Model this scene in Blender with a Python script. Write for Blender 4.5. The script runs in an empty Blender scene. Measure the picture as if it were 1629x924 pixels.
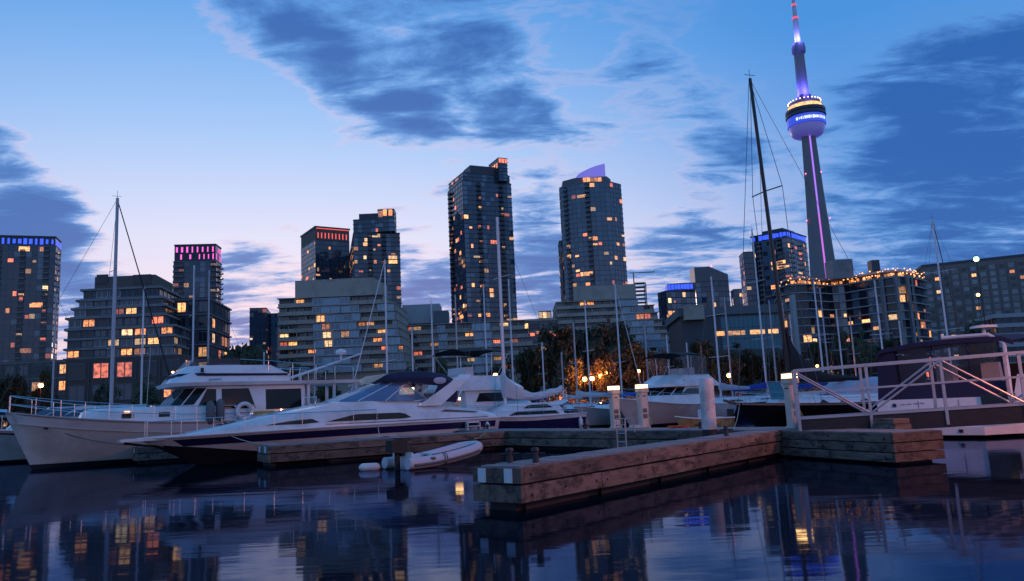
import bpy, math, random
from mathutils import Vector, Matrix
R = math.radians
sc = bpy.context.scene
col = sc.collection
rng = random.Random(11)

# ------------------------------------------------------------------ camera
IW, IH, FPX = 1629.0, 924.0, 1230.0
PITCH, ROLL, CZ = R(8.52), R(-2.63), 1.7
_c, _s = math.cos(ROLL), math.sin(ROLL)
RIGHT = Vector((_c, -_s*math.sin(PITCH), _s*math.cos(PITCH)))
UP = Vector((-_s, -_c*math.sin(PITCH), _c*math.cos(PITCH)))
FWD = Vector((0, math.cos(PITCH), math.sin(PITCH)))
cam_d = bpy.data.cameras.new('camera')
cam_d.sensor_width = 36; cam_d.lens = 36*FPX/IW
cam_d.clip_start = 0.1; cam_d.clip_end = 9000
cam = bpy.data.objects.new('camera', cam_d); col.objects.link(cam)
m = Matrix.Identity(4)
for i in range(3):
    m[i][0], m[i][1], m[i][2] = RIGHT[i], UP[i], -FWD[i]
m[2][3] = CZ
cam.matrix_world = m
sc.camera = cam

def ray(px, py):
    return FWD*FPX + RIGHT*(px-IW/2) + UP*(IH/2-py)
def at(px, py, Y):
    d = ray(px, py); return Vector((0, 0, CZ)) + d*(Y/d.y)
def gp(px, py, h):
    d = ray(px, py); return Vector((0, 0, CZ)) + d*((h-CZ)/d.z)
def pdir(px, py):
    return ray(px, py).normalized()

# ------------------------------------------------------------------ world
SUN_AZ, SUN_EL = R(-14), R(1.5)
world = bpy.data.worlds.new('World'); sc.world = world; world.use_nodes = True
wt = world.node_tree; wt.nodes.clear()
def N(t, k, **kw):
    n = t.nodes.new(k)
    for a, b in kw.items(): setattr(n, a, b)
    return n
class G:
    """tiny helper for math node graphs"""
    def __init__(s, t): s.t = t
    def _in(s, sock, v):
        if isinstance(v, bpy.types.NodeSocket): s.t.links.new(v, sock)
        else: sock.default_value = v
    def m(s, op, a, b=0.0, c=0.0, clamp=False):
        n = N(s.t, 'ShaderNodeMath', operation=op); n.use_clamp = clamp
        s._in(n.inputs[0], a); s._in(n.inputs[1], b); s._in(n.inputs[2], c)
        return n.outputs[0]
    def v(s, op, a, b=(0, 0, 0)):
        n = N(s.t, 'ShaderNodeVectorMath', operation=op)
        s._in(n.inputs[0], a); s._in(n.inputs[1], b)
        return n.outputs['Value'] if op in ('DOT_PRODUCT', 'LENGTH') else n.outputs[0]
    def ss(s, v, a, b, lo=0.0, hi=1.0):
        n = N(s.t, 'ShaderNodeMapRange', interpolation_type='SMOOTHSTEP')
        for k, q in zip(('Value', 'From Min', 'From Max', 'To Min', 'To Max'), (v, a, b, lo, hi)): s._in(n.inputs[k], q)
        return n.outputs[0]
    def mix(s, f, a, b, mode='MIX'):
        n = N(s.t, 'ShaderNodeMix', data_type='RGBA', blend_type=mode)
        s._in(n.inputs[0], f); s._in(n.inputs[6], a); s._in(n.inputs[7], b)
        return n.outputs[2]
    def ramp(s, f, stops):
        n = N(s.t, 'ShaderNodeValToRGB'); s._in(n.inputs[0], f)
        e = n.color_ramp.elements
        while len(e) < len(stops): e.new(0.5)
        for q, (p, c) in zip(e, stops): q.position = p; q.color = (*c, 1)
        return n.outputs[0]
    def noise(s, vec, scale, detail=4, rough=.55, dist=0.0, lac=2.0):
        n = N(s.t, 'ShaderNodeTexNoise')
        s._in(n.inputs['Vector'], vec)
        n.inputs['Scale'].default_value = scale; n.inputs['Detail'].default_value = detail
        n.inputs['Roughness'].default_value = rough; n.inputs['Distortion'].default_value = dist
        return n.outputs['Fac']
g = G(wt)
D = N(wt, 'ShaderNodeTexCoord').outputs['Generated']
sep = N(wt, 'ShaderNodeSeparateXYZ'); wt.links.new(D, sep.inputs[0])
dx, dy, dz = sep.outputs
zel = g.m('MAXIMUM', dz, 0.0)
# afterglow side: brighter and pinker towards where the sun went down
glow = g.ss(g.v('DOT_PRODUCT', D, (math.sin(R(-16)), math.cos(R(-16)), 0.02)), 0.70, 1.0)
warm = g.ramp(zel, [(0.0, (.92, .66, .72)), (.12, (.92, .75, .86)), (.22, (.74, .76, .97)), (.34, (.42, .62, .97)), (.5, (.13, .41, .88)), (1.0, (.07, .24, .58))])
cool = g.ramp(zel, [(0.0, (.40, .46, .72)), (.12, (.34, .45, .78)), (.25, (.18, .37, .78)), (.42, (.065, .29, .74)), (.65, (.06, .25, .64)), (1.0, (.06, .22, .56))])
base = g.mix(glow, cool, warm)
# clouds in a flat layer overhead
den = g.m('ADD', zel, 0.11)
pl = N(wt, 'ShaderNodeCombineXYZ')
wt.links.new(g.m('DIVIDE', dx, den), pl.inputs[0]); wt.links.new(g.m('DIVIDE', dy, den), pl.inputs[1])
pv = pl.outputs[0]
pv = g.v('MULTIPLY', pv, (.8, 1.25, 1))
n1 = g.noise(pv, 1.5, 9, .66, .2)
n2 = g.noise(g.v('MULTIPLY', pv, (1, 1.25, 1)), 4.2, 6, .62, .5)
cl = g.m('ADD', g.m('MULTIPLY', n1, 1.0), g.m('MULTIPLY_ADD', n2, .85, -.425))
def blob(px, py, r_in, r_out, amp):
    d = pdir(px, py)
    f = g.v('DOT_PRODUCT', D, tuple(d))
    return g.ss(f, math.cos(R(r_out)), math.cos(R(r_in)), 0.0, amp)
for b_ in ((300, -20, 0, 5, .13), (430, 30, 0, 5.5, .15), (490, 90, 0, 4, .16), (565, 135, 0, 4.5, .17), (640, 60, 1, 7, .12), (655, 185, 0, 3.5, .14), (760, 130, 1, 7, .11), (830, 185, 0, 4, .13), (720, 20, 1, 6, .08),
           (-20, 340, 2, 6.5, .22), (95, 330, 0, 4, .20), (60, 410, 0, 6, .17), (170, 430, 0, 4, .12), (0, 235, 0, 2.6, .16), (380, 345, 0, 2.6, .14), (450, 345, 0, 2.2, .12), (225, 285, 0, 1.2, .10),
           (670, 470, 0, 5, .20), (860, 430, 0, 5.5, .22), (855, 360, 0, 3.5, .12), (1090, 440, 0, 7, .16), (400, 470, 0, 5, .18), (640, 330, 0, 2.4, .10), (760, 330, 0, 2.5, .08),
           (1040, 120, 0, 4.5, .13), (1160, 185, 0, 3.8, .13), (1140, 250, 0, 4, .11), (1000, 190, 0, 3.5, .07),
           (1640, 330, 3, 17, .15), (1460, 350, 1, 9, .11), (1600, 130, 0, 10, .11), (1380, 190, 0, 5, .10), (1490, 250, 0, 6, .06),
           (250, 180, 3, 12, -.20), (450, 270, 2, 8, -.20), (620, 290, 1, 5, -.13), (90, 110, 3, 10, -.16), (230, 380, 1, 5, -.12), (1010, 310, 1, 4.5, -.11), (1250, 60, 1, 8, -.08), (930, 60, 1, 6, -.06)):
    cl = g.m('ADD', cl, blob(*b_))
# low bank of cloud along the skyline
cl = g.m('ADD', cl, g.m('MULTIPLY', g.ss(zel, .06, .15, 1.0, 0.0), .08))
dens = g.ss(cl, .50, .74)
rim = g.m('MULTIPLY', g.ss(cl, .46, .54), g.ss(cl, .54, .64, 1.0, 0.0))
cldeep = g.mix(g.ss(cl, .58, .88), (.095, .30, .72, 1), (.018, .115, .43, 1))
cldeep = g.mix(g.m('MULTIPLY', glow, .12), cldeep, (.24, .40, .78, 1))
sky = g.mix(g.m('MULTIPLY', rim, g.m('MULTIPLY', glow, .30)), base, (.82, .60, .74, 1))
sky = g.mix(g.m('MULTIPLY', dens, .97), sky, cldeep)
nish = N(wt, 'ShaderNodeTexSky', sky_type='NISHITA', sun_disc=False)
nish.sun_elevation = SUN_EL; nish.sun_rotation = SUN_AZ; nish.air_density = 1.2; nish.ozone_density = 2.0
bg1 = N(wt, 'ShaderNodeBackground'); wt.links.new(sky, bg1.inputs[0]); bg1.inputs[1].default_value = 0.92
bg2 = N(wt, 'ShaderNodeBackground'); wt.links.new(nish.outputs[0], bg2.inputs[0]); bg2.inputs[1].default_value = 0.02
ad = N(wt, 'ShaderNodeAddShader'); wt.links.new(bg1.outputs[0], ad.inputs[0]); wt.links.new(bg2.outputs[0], ad.inputs[1])
wo = N(wt, 'ShaderNodeOutputWorld'); wt.links.new(ad.outputs[0], wo.inputs[0])

sun_d = bpy.data.lights.new('sun', 'SUN'); sun_d.energy = 0.25; sun_d.angle = R(12); sun_d.color = (1, .72, .66)
sun = bpy.data.objects.new('sun', sun_d); col.objects.link(sun)
sd = Vector((math.sin(SUN_AZ)*math.cos(SUN_EL), math.cos(SUN_AZ)*math.cos(SUN_EL), math.sin(SUN_EL)))
sun.rotation_euler = (-sd).to_track_quat('-Z', 'Y').to_euler()

sc.view_settings.view_transform = 'Standard'; sc.view_settings.look = 'None'
sc.view_settings.exposure = 0.08; sc.view_settings.gamma = 1
sc.render.engine = 'CYCLES'
sc.render.resolution_x, sc.render.resolution_y = 1024, 581
try:
    sc.cycles.max_bounces = 6; sc.cycles.diffuse_bounces = 2; sc.cycles.glossy_bounces = 4
    sc.cycles.transmission_bounces = 4; sc.cycles.transparent_max_bounces = 8
    sc.cycles.sample_clamp_indirect = 4.0; sc.cycles.use_denoising = True
    sc.cycles.caustics_reflective = False; sc.cycles.caustics_refractive = False
except Exception: pass

# ------------------------------------------------------------------ materials
MATS = {}
def mat(name, c=(.5, .5, .5), rough=.5, metal=0.0, var=.25, vs=3.0, bump=0.0, bs=30.0, stretch=(1, 1, 1), rnd=0.0, coat=0.0, dirt=None, ds=.6, spec=.5, trans=0.0):
    if name in MATS: return MATS[name]
    mt = bpy.data.materials.new(name); mt.use_nodes = True; t = mt.node_tree; q = G(t)
    b = t.nodes['Principled BSDF']
    tc = N(t, 'ShaderNodeTexCoord').outputs['Object']
    oi = N(t, 'ShaderNodeObjectInfo').outputs['Random']
    vec = q.v('MULTIPLY', tc, stretch)
    off = N(t, 'ShaderNodeCombineXYZ'); t.links.new(q.m('MULTIPLY', oi, 57.0), off.inputs[0]); t.links.new(q.m('MULTIPLY', oi, 23.0), off.inputs[1])
    vec = q.v('ADD', vec, off.outputs[0])
    n = q.noise(vec, vs, 5, .6)
    k = q.m('MULTIPLY_ADD', n, 2*var, 1-var)
    if rnd: k = q.m('MULTIPLY', k, q.m('MULTIPLY_ADD', oi, 2*rnd, 1-rnd))
    cc = q.v('MULTIPLY', c, (1, 1, 1))
    comb = N(t, 'ShaderNodeCombineXYZ')
    for i in range(3): t.links.new(k, comb.inputs[i])
    colr = q.v('MULTIPLY', comb.outputs[0], c)
    if dirt:
        f = q.ss(q.noise(vec, ds, 6, .68, .1), .44, .66)
        colr = q.mix(f, colr, (*dirt, 1))
    t.links.new(colr, b.inputs['Base Color'])
    b.inputs['Roughness'].default_value = rough; b.inputs['Metallic'].default_value = metal
    t.links.new(q.m('MULTIPLY_ADD', n, .25*rough, .87*rough), b.inputs['Roughness'])
    b.inputs['Coat Weight'].default_value = coat; b.inputs['Specular IOR Level'].default_value = spec
    if trans: b.inputs['Alpha'].default_value = 1-trans
    if bump:
        bn = N(t, 'ShaderNodeBump'); bn.inputs['Strength'].default_value = bump; bn.inputs['Distance'].default_value = .02
        t.links.new(q.noise(vec, bs, 4, .6), bn.inputs['Height']); t.links.new(bn.outputs[0], b.inputs['Normal'])
    MATS[name] = mt; return mt
def emit(name, c, strength, var=0.0, vs=1.5, sample=True, dark=(.02, .015, .01)):
    if name in MATS: return MATS[name]
    mt = bpy.data.materials.new(name); mt.use_nodes = True; t = mt.node_tree; q = G(t)
    b = t.nodes['Principled BSDF']; b.inputs['Base Color'].default_value = (.3, .25, .2, 1); b.inputs['Roughness'].default_value = .3
    oi = N(t, 'ShaderNodeObjectInfo').outputs['Random']
    cc = None
    if var:
        tc = N(t, 'ShaderNodeTexCoord').outputs['Object']
        off = N(t, 'ShaderNodeCombineXYZ'); t.links.new(q.m('MULTIPLY', oi, 91.0), off.inputs[0])
        f = q.ss(q.noise(q.v('ADD', tc, off.outputs[0]), vs, 4, .6), .35, .62)
        cc = q.mix(f, tuple(x*(1-var) for x in c)+(1,), (*c, 1))
        t.links.new(cc, b.inputs['Emission Color'])
        t.links.new(q.m('MULTIPLY', q.m('MULTIPLY_ADD', q.m('POWER', oi, 1.6), 1.5, .28), strength), b.inputs['Emission Strength'])
    else:
        b.inputs['Emission Color'].default_value = (*c, 1); b.inputs['Emission Strength'].default_value = strength
    if not sample:
        try: mt.cycles.emission_sampling = 'NONE'
        except Exception: pass
    MATS[name] = mt; return mt

WHITE = mat('gelcoat_white', (.74, .72, .72), .22, var=.05, vs=1.2, coat=.4, dirt=(.58, .55, .53), ds=.5)
CREAM = mat('gelcoat_cream', (.66, .61, .56), .3, var=.06, vs=.8, coat=.2, dirt=(.48, .43, .38), ds=.35)
DECKW = mat('deck_white', (.70, .70, .71), .5, var=.08, vs=3)
NAVY = mat('navy_paint', (.022, .015, .075), .2, var=.1, coat=.4)
BLACKH = mat('black_hull_paint', (.008, .008, .01), .18, var=.2, coat=.3)
BOOT = mat('bottom_paint', (.012, .012, .016), .5, var=.3)
CANVAS = mat('navy_canvas', (.014, .011, .042), .85, var=.25, vs=5, bump=.3, bs=8)
BLKCAN = mat('black_canvas', (.012, .012, .014), .85, var=.25, vs=5, bump=.3, bs=8)
BLUECAN = mat('blue_canvas', (.01, .05, .34), .8, var=.2, vs=5, bump=.3, bs=6)
WHTCAN = mat('white_sailcloth', (.60, .58, .60), .8, var=.15, vs=6, bump=.6, bs=6)
GREYCAN = mat('pale_canvas', (.40, .42, .50), .8, var=.15, vs=4, bump=.4, bs=6)
TINT = mat('tinted_glass', (.014, .012, .012), .06, var=.1, spec=.3)
GLASSB = mat('windshield_glass', (.03, .05, .09), .03, var=.1, spec=.8)
VINYL = mat('clear_vinyl', (.10, .10, .12), .08, var=.2, trans=.78)
CHROME = mat('stainless', (.62, .62, .64), .22, 1.0, var=.05)
ALU = mat('aluminium', (.40, .40, .43), .38, .6, var=.12, vs=6)
MASTW = mat('mast_white', (.66, .65, .67), .35, .1, var=.08, vs=2)
MASTA = mat('mast_aluminium', (.38, .38, .41), .4, .5, var=.12, vs=2)
MASTB = mat('mast_black', (.012, .012, .014), .3, var=.2)
WIRE = mat('rigging_wire', (.10, .10, .12), .4, .5, var=.1)
ROPEW = mat('rope_white', (.55, .52, .50), .8, var=.2, vs=30)
ROPEY = mat('rope_yellow', (.45, .34, .16), .8, var=.2, vs=30)
RUBBER = mat('rubber_black', (.012, .012, .012), .7, var=.2)
RUBGREY = mat('rubber_grey', (.10, .11, .115), .6, var=.1)
FENDG = mat('fender_grey', (.12, .125, .13), .8, var=.2, vs=6)
YELLOWP = mat('yellow_plastic', (.45, .30, .05), .5, var=.15)
TEAK = mat('teak_trim', (.16, .08, .045), .5, var=.3, vs=4)
TANRUB = mat('rub_rail', (.34, .26, .22), .4, var=.15)
WOODS = mat('weathered_fascia', (.155, .115, .09), .85, var=.65, vs=2.2, bump=1.0, bs=9, stretch=(2.2, .1, .5), rnd=.3, dirt=(.04, .032, .028), ds=2.6)
WOODD = mat('weathered_deck', (.26, .245, .24), .85, var=.35, vs=2.5, bump=.6, bs=14, stretch=(.3, 2, 2), rnd=.2, dirt=(.14, .13, .125), ds=1.2)
FLOATM = mat('float_and_shade_black', (.010, .010, .012), .7, var=.3)
STEELD = mat('dark_steel', (.03, .03, .034), .5, .5, var=.3, bump=.3, bs=10)
PILEW = mat('pile_white', (.66, .62, .62), .55, var=.12, vs=2, bump=.25, bs=6, dirt=(.42, .38, .36), ds=2)
PEDM = mat('pedestal_cream', (.58, .50, .42), .5, var=.08, vs=3)
PLATEW = mat('white_plate', (.68, .68, .72), .5, var=.1, vs=6)
ORANGEP = mat('orange_plastic', (.5, .07, .02), .6, var=.1)
CONC = mat('concrete_beige', (.42, .335, .27), .85, var=.14, vs=.25, dirt=(.31, .25, .205), ds=.12)
CONCG = mat('concrete_grey', (.25, .24, .24), .85, var=.12, vs=.2, dirt=(.18, .17, .17), ds=.1)
CONCT = mat('tower_concrete', (.21, .195, .20), .85, var=.1, vs=.05)
CONCP = mat('concrete_pale', (.38, .36, .36), .8, var=.1, vs=.2)
DARKW = mat('dark_cladding', (.045, .05, .06), .5, var=.2, vs=.3)
BROWNW = mat('brown_cladding', (.13, .10, .085), .8, var=.2, vs=.3)
BRICK = mat('brick_dark', (.11, .07, .058), .9, var=.2, vs=.6)
GREYW = mat('grey_cladding', (.13, .13, .14), .7, var=.15, vs=.3)
SLABM = mat('slab_edge', (.15, .155, .17), .7, var=.15, vs=.2)
SLABD = mat('slab_dark', (.035, .042, .06), .6, var=.15, vs=.2)
MULL = mat('mullion_grey', (.10, .12, .15), .5, .3, var=.1)
FRAMEW = mat('frame_white', (.42, .43, .45), .5, var=.1)
PANE = mat('facade_glass', (.022, .040, .068), .06, var=.3, vs=.15, rnd=.2, spec=.75)
PANEL_ = mat('pale_facade_glass', (.085, .135, .185), .10, var=.3, vs=.2, rnd=.25, spec=.9)
PANED = mat('dark_facade_glass', (.012, .018, .028), .06, var=.3, vs=.2, rnd=.2, spec=.5)
TEAL = mat('teal_glass', (.012, .14, .185), .3, var=.3, vs=.15, spec=.6)
PANES = mat('solarium_glass', (.20, .30, .38), .10, var=.2, vs=.3, rnd=.25, spec=.9)
LITS = [emit('lit_orange', (1, .32, .08), 1.5, .8, 4.2, False), emit('lit_amber', (1, .44, .14), 1.6, .75, 4.2, False), emit('lit_pale', (1, .60, .28), 1.4, .7, 4.2, False), emit('lit_red', (1, .20, .08), 1.3, .8, 4.2, False)]
BARK = mat('bark', (.05, .04, .032), .9, var=.3)
LEAF1 = mat('leaf_dark', (.040, .060, .030), .7, var=.45, vs=.5, rnd=.2)
LEAF2 = mat('leaf_olive', (.055, .068, .032), .7, var=.45, vs=.5, rnd=.2)
LEAF3 = mat('leaf_green', (.045, .075, .036), .7, var=.4, vs=.5, rnd=.2)
BLUELED = emit('blue_light', (.02, .07, 1), 1.3, sample=False)
MAGLED = emit('magenta_light', (1, .10, .62), 1.3, sample=False)
VIOLED = emit('violet_light', (.42, .16, 1), 1.2, sample=False)
REDLED = emit('red_light', (1, .10, .05), 1.1, sample=False)
BULB = emit('amber_bulb', (1, .36, .09), 3.2, sample=False)
STREETB = emit('sodium_globe', (1, .36, .08), 20.0)
PEDL = emit('pedestal_light', (1, .46, .12), 15)
CABL = emit('cabin_light', (1, .86, .62), 4.5)

# ------------------------------------------------------------------ mesh helpers
class MB:
    def __init__(s): s.v = []; s.f = []
    def add(s, vs, fs):
        o = len(s.v); s.v += [tuple(p) for p in vs]; s.f += [tuple(i+o for i in f) for f in fs]; return s
    def box(s, c, d, rz=0.0, ry=0.0):
        hx, hy, hz = d[0]/2, d[1]/2, d[2]/2
        M = Matrix.Rotation(rz, 3, 'Z') @ Matrix.Rotation(ry, 3, 'Y'); c = Vector(c)
        vs = [c + M @ Vector((x*hx, y*hy, z*hz)) for x in (-1, 1) for y in (-1, 1) for z in (-1, 1)]
        return s.add(vs, [(0, 1, 3, 2), (4, 6, 7, 5), (0, 4, 5, 1), (2, 3, 7, 6), (0, 2, 6, 4), (1, 5, 7, 3)])
    def loft(s, rings, closed=True, cap=(True, True)):
        n = len(rings[0]); o = len(s.v)
        for r in rings: s.v += [tuple(p) for p in r]
        for i in range(len(rings)-1):
            for j in range(n if closed else n-1):
                a, b = o+i*n+j, o+i*n+(j+1) % n
                s.f.append((a, b, b+n, a+n))
        if closed and cap[0]: s.f.append(tuple(o+j for j in range(n-1, -1, -1)))
        if closed and cap[1]: s.f.append(tuple(o+(len(rings)-1)*n+j for j in range(n)))
        return s
    def tube(s, pts, r, n=6, r2=None):
        pts = [Vector(p) for p in pts]; rings = []
        for i, p in enumerate(pts):
            d = (pts[min(i+1, len(pts)-1)] - pts[max(i-1, 0)]).normalized()
            a = d.cross(Vector((0, 0, 1)))
            if a.length < 1e-3: a = d.cross(Vector((1, 0, 0)))
            a.normalize(); b = d.cross(a)
            rr = r if r2 is None else r + (r2-r)*i/(len(pts)-1)
            rings.append([p + a*math.cos(2*math.pi*k/n)*rr + b*math.sin(2*math.pi*k/n)*rr for k in range(n)])
        return s.loft(rings)
    def lathe(s, prof, n=16, c=(0, 0, 0)):
        return s.loft([[(c[0]+r*math.cos(2*math.pi*k/n), c[1]+r*math.sin(2*math.pi*k/n), c[2]+z) for k in range(n)] for r, z in prof])
    def prism(s, poly, z0, z1):
        return s.loft([[(x, y, z0) for x, y in poly], [(x, y, z1) for x, y in poly]])
    def slab(s, p, q, th, up=None):
        """thin quad panel from four corners, pushed out by th on its own normal side"""
        P = [Vector(a) for a in p]
        n = (P[1]-P[0]).cross(P[3]-P[0]).normalized()
        return s.loft([[a + n*q for a in P], [a + n*(q+th) for a in P]])
    def ball(s, c, rx, ry=None, rz=None, n=10):
        ry = ry or rx; rz = rz or rx; rings = []
        for i in range(1, n//2+1):
            a = -math.pi/2 + math.pi*i/(n//2+1)
            rings.append([(c[0]+rx*math.cos(a)*math.cos(2*math.pi*k/n), c[1]+ry*math.cos(a)*math.sin(2*math.pi*k/n), c[2]+rz*math.sin(a)) for k in range(n)])
        return s.loft(rings)
    def torus(s, c, R_, r, n=20, m=8, M=None):
        rings = []
        for i in range(n+1):
            a = 2*math.pi*i/n; ring = []
            for j in range(m):
                b = 2*math.pi*j/m
                p = Vector(((R_+r*math.cos(b))*math.cos(a), (R_+r*math.cos(b))*math.sin(a), r*math.sin(b)))
                if M: p = M @ p
                ring.append(p+Vector(c))
            rings.append(ring)
        return s.loft(rings, cap=(False, False))
    def mesh(s, name, mt, smooth=False):
        me = bpy.data.meshes.new(name); me.from_pydata(s.v, [], s.f)
        if isinstance(mt, (list, tuple)):
            for q in mt: me.materials.append(q)
        else: me.materials.append(mt)
        if smooth:
            me.polygons.foreach_set('use_smooth', [True]*len(me.polygons))
            me.set_sharp_from_angle(angle=R(38))
        return me
    def build(s, name, mt, parent=None, smooth=False, kind=None, loc=None):
        o = bpy.data.objects.new(name, s.mesh(name, mt, smooth)); col.objects.link(o)
        if parent: o.parent = parent
        if loc: o.location = loc
        if kind: o['kind'] = kind
        return o
def tag(o, label, cat, group=None, kind=None):
    o['label'] = label; o['category'] = cat
    if group: o['group'] = group
    if kind: o['kind'] = kind
    return o
def thing(name, label, cat, loc=(0, 0, 0), rz=0.0, group=None):
    o = bpy.data.objects.new(name, None); col.objects.link(o)
    o.location = loc; o.rotation_euler = (0, 0, rz); o.empty_display_size = .2
    return tag(o, label, cat, group)
def inst(name, me, parent, loc, rz=0.0, scale=(1, 1, 1)):
    o = bpy.data.objects.new(name, me); col.objects.link(o); o.parent = parent
    o.location = loc; o.rotation_euler = (0, 0, rz); o.scale = scale
    return o
def struct(o): o['kind'] = 'structure'; return o
def plamp(name, parent, loc, power, c, rad=.15):
    l = bpy.data.lights.new(name, 'POINT'); l.energy = power; l.color = c; l.shadow_soft_size = rad
    o = bpy.data.objects.new(name, l); col.objects.link(o); o.parent = parent; o.location = loc
    return o

# ------------------------------------------------------------------ water, land, quay
def water_mat():
    mt = bpy.data.materials.new('harbour_water'); mt.use_nodes = True; t = mt.node_tree; q = G(t)
    t.nodes.remove(t.nodes['Principled BSDF'])
    tc = N(t, 'ShaderNodeTexCoord').outputs['Object']
    h1 = q.noise(q.v('MULTIPLY', tc, (.30, 1.2, 1)), 1.3, 3, .55, .2)
    h2 = q.noise(tc, .16, 2, .5)
    h = q.m('MULTIPLY_ADD', h1, .45, q.m('MULTIPLY', h2, 1.2))
    bn = N(t, 'ShaderNodeBump'); bn.inputs['Strength'].default_value = .075; bn.inputs['Distance'].default_value = .12
    t.links.new(h, bn.inputs['Height'])
    gl = N(t, 'ShaderNodeBsdfGlossy'); gl.inputs['Color'].default_value = (.42, .52, .72, 1); gl.inputs['Roughness'].default_value = .05
    df = N(t, 'ShaderNodeBsdfDiffuse'); df.inputs['Color'].default_value = (.004, .008, .014, 1)
    fr = N(t, 'ShaderNodeFresnel'); fr.inputs['IOR'].default_value = 1.33
    for n_ in (gl, df, fr): t.links.new(bn.outputs[0], n_.inputs['Normal'])
    mx = N(t, 'ShaderNodeMixShader'); t.links.new(q.m('MULTIPLY_ADD', fr.outputs[0], .95, .03), mx.inputs[0]); t.links.new(df.outputs[0], mx.inputs[1]); t.links.new(gl.outputs[0], mx.inputs[2])
    t.links.new(mx.outputs[0], t.nodes['Material Output'].inputs[0])
    return mt
SHORE = 116.0
w = MB(); w.add([(-2500, -120, 0), (2500, -120, 0), (2500, SHORE+4, 0), (-2500, SHORE+4, 0)], [(0, 1, 2, 3)])
struct(w.build('water', water_mat()))
GZ = 1.4
l = MB(); l.prism([(-4000, SHORE), (4000, SHORE), (4000, 6000), (-4000, 6000)], -3, GZ)
struct(l.build('ground', mat('park_ground', (.055, .06, .04), .95, var=.4, vs=.05)))
qw = MB(); qw.box((0, SHORE-.4, .55), (900, .8, 2.1))
struct(qw.build('quay_wall', CONCG))
qy = MB(); qy.prism([(13.6, -30), (60, -30), (60, 16.2), (13.6, 16.2)], -3, 1.75)
struct(qy.build('promenade', CONCG))

# ------------------------------------------------------------------ buildings
def offset_poly(p, d):
    n = len(p); out = []
    for i in range(n):
        a, b, c = Vector(p[i-1]), Vector(p[i]), Vector(p[(i+1) % n])
        e1 = (b-a).normalized(); e2 = (c-b).normalized()
        n1 = Vector((e1.y, -e1.x)); n2 = Vector((e2.y, -e2.x))
        bi = n1+n2
        k = max(.35, 1+n1.dot(n2))
        q = b + bi*(d/k); out.append((q.x, q.y))
    return out
LITM = []
for i_, mt_ in enumerate(LITS):
    LITM.append(MB().box((0, 0, 0), (1, .06, 1)).mesh('lit_window', mt_))
def win_mesh(fr, pane, nm=2, t=.07):
    b = MB(); fs = []
    b.box((0, .02, .5), (.96, .04, .96)); nf0 = len(b.f)
    for z in (t/2, 1-t/2): b.box((0, -.03, z), (1, .1, t))
    for k in range(nm+1): b.box((-.5+t/2+k*(1-t)/nm, -.032, .5), (t*.8, .1, 1-2*t))
    me = b.mesh('window', [fr, pane])
    for i, p in enumerate(me.polygons): p.material_index = 1 if i < nf0 else 0
    return me
WIN_DARK = win_mesh(FRAMEW, PANE); WIN_GREY = win_mesh(GREYW, PANE, 2); WIN_SOL = win_mesh(FRAMEW, PANES, 3, .05)
WIN_PALE = win_mesh(FRAMEW, PANEL_, 2, .09); WIN_BLK = win_mesh(MULL, PANED, 2)
WIN_LIT = [win_mesh(GREYW, m_, 2) for m_ in LITS]

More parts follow.
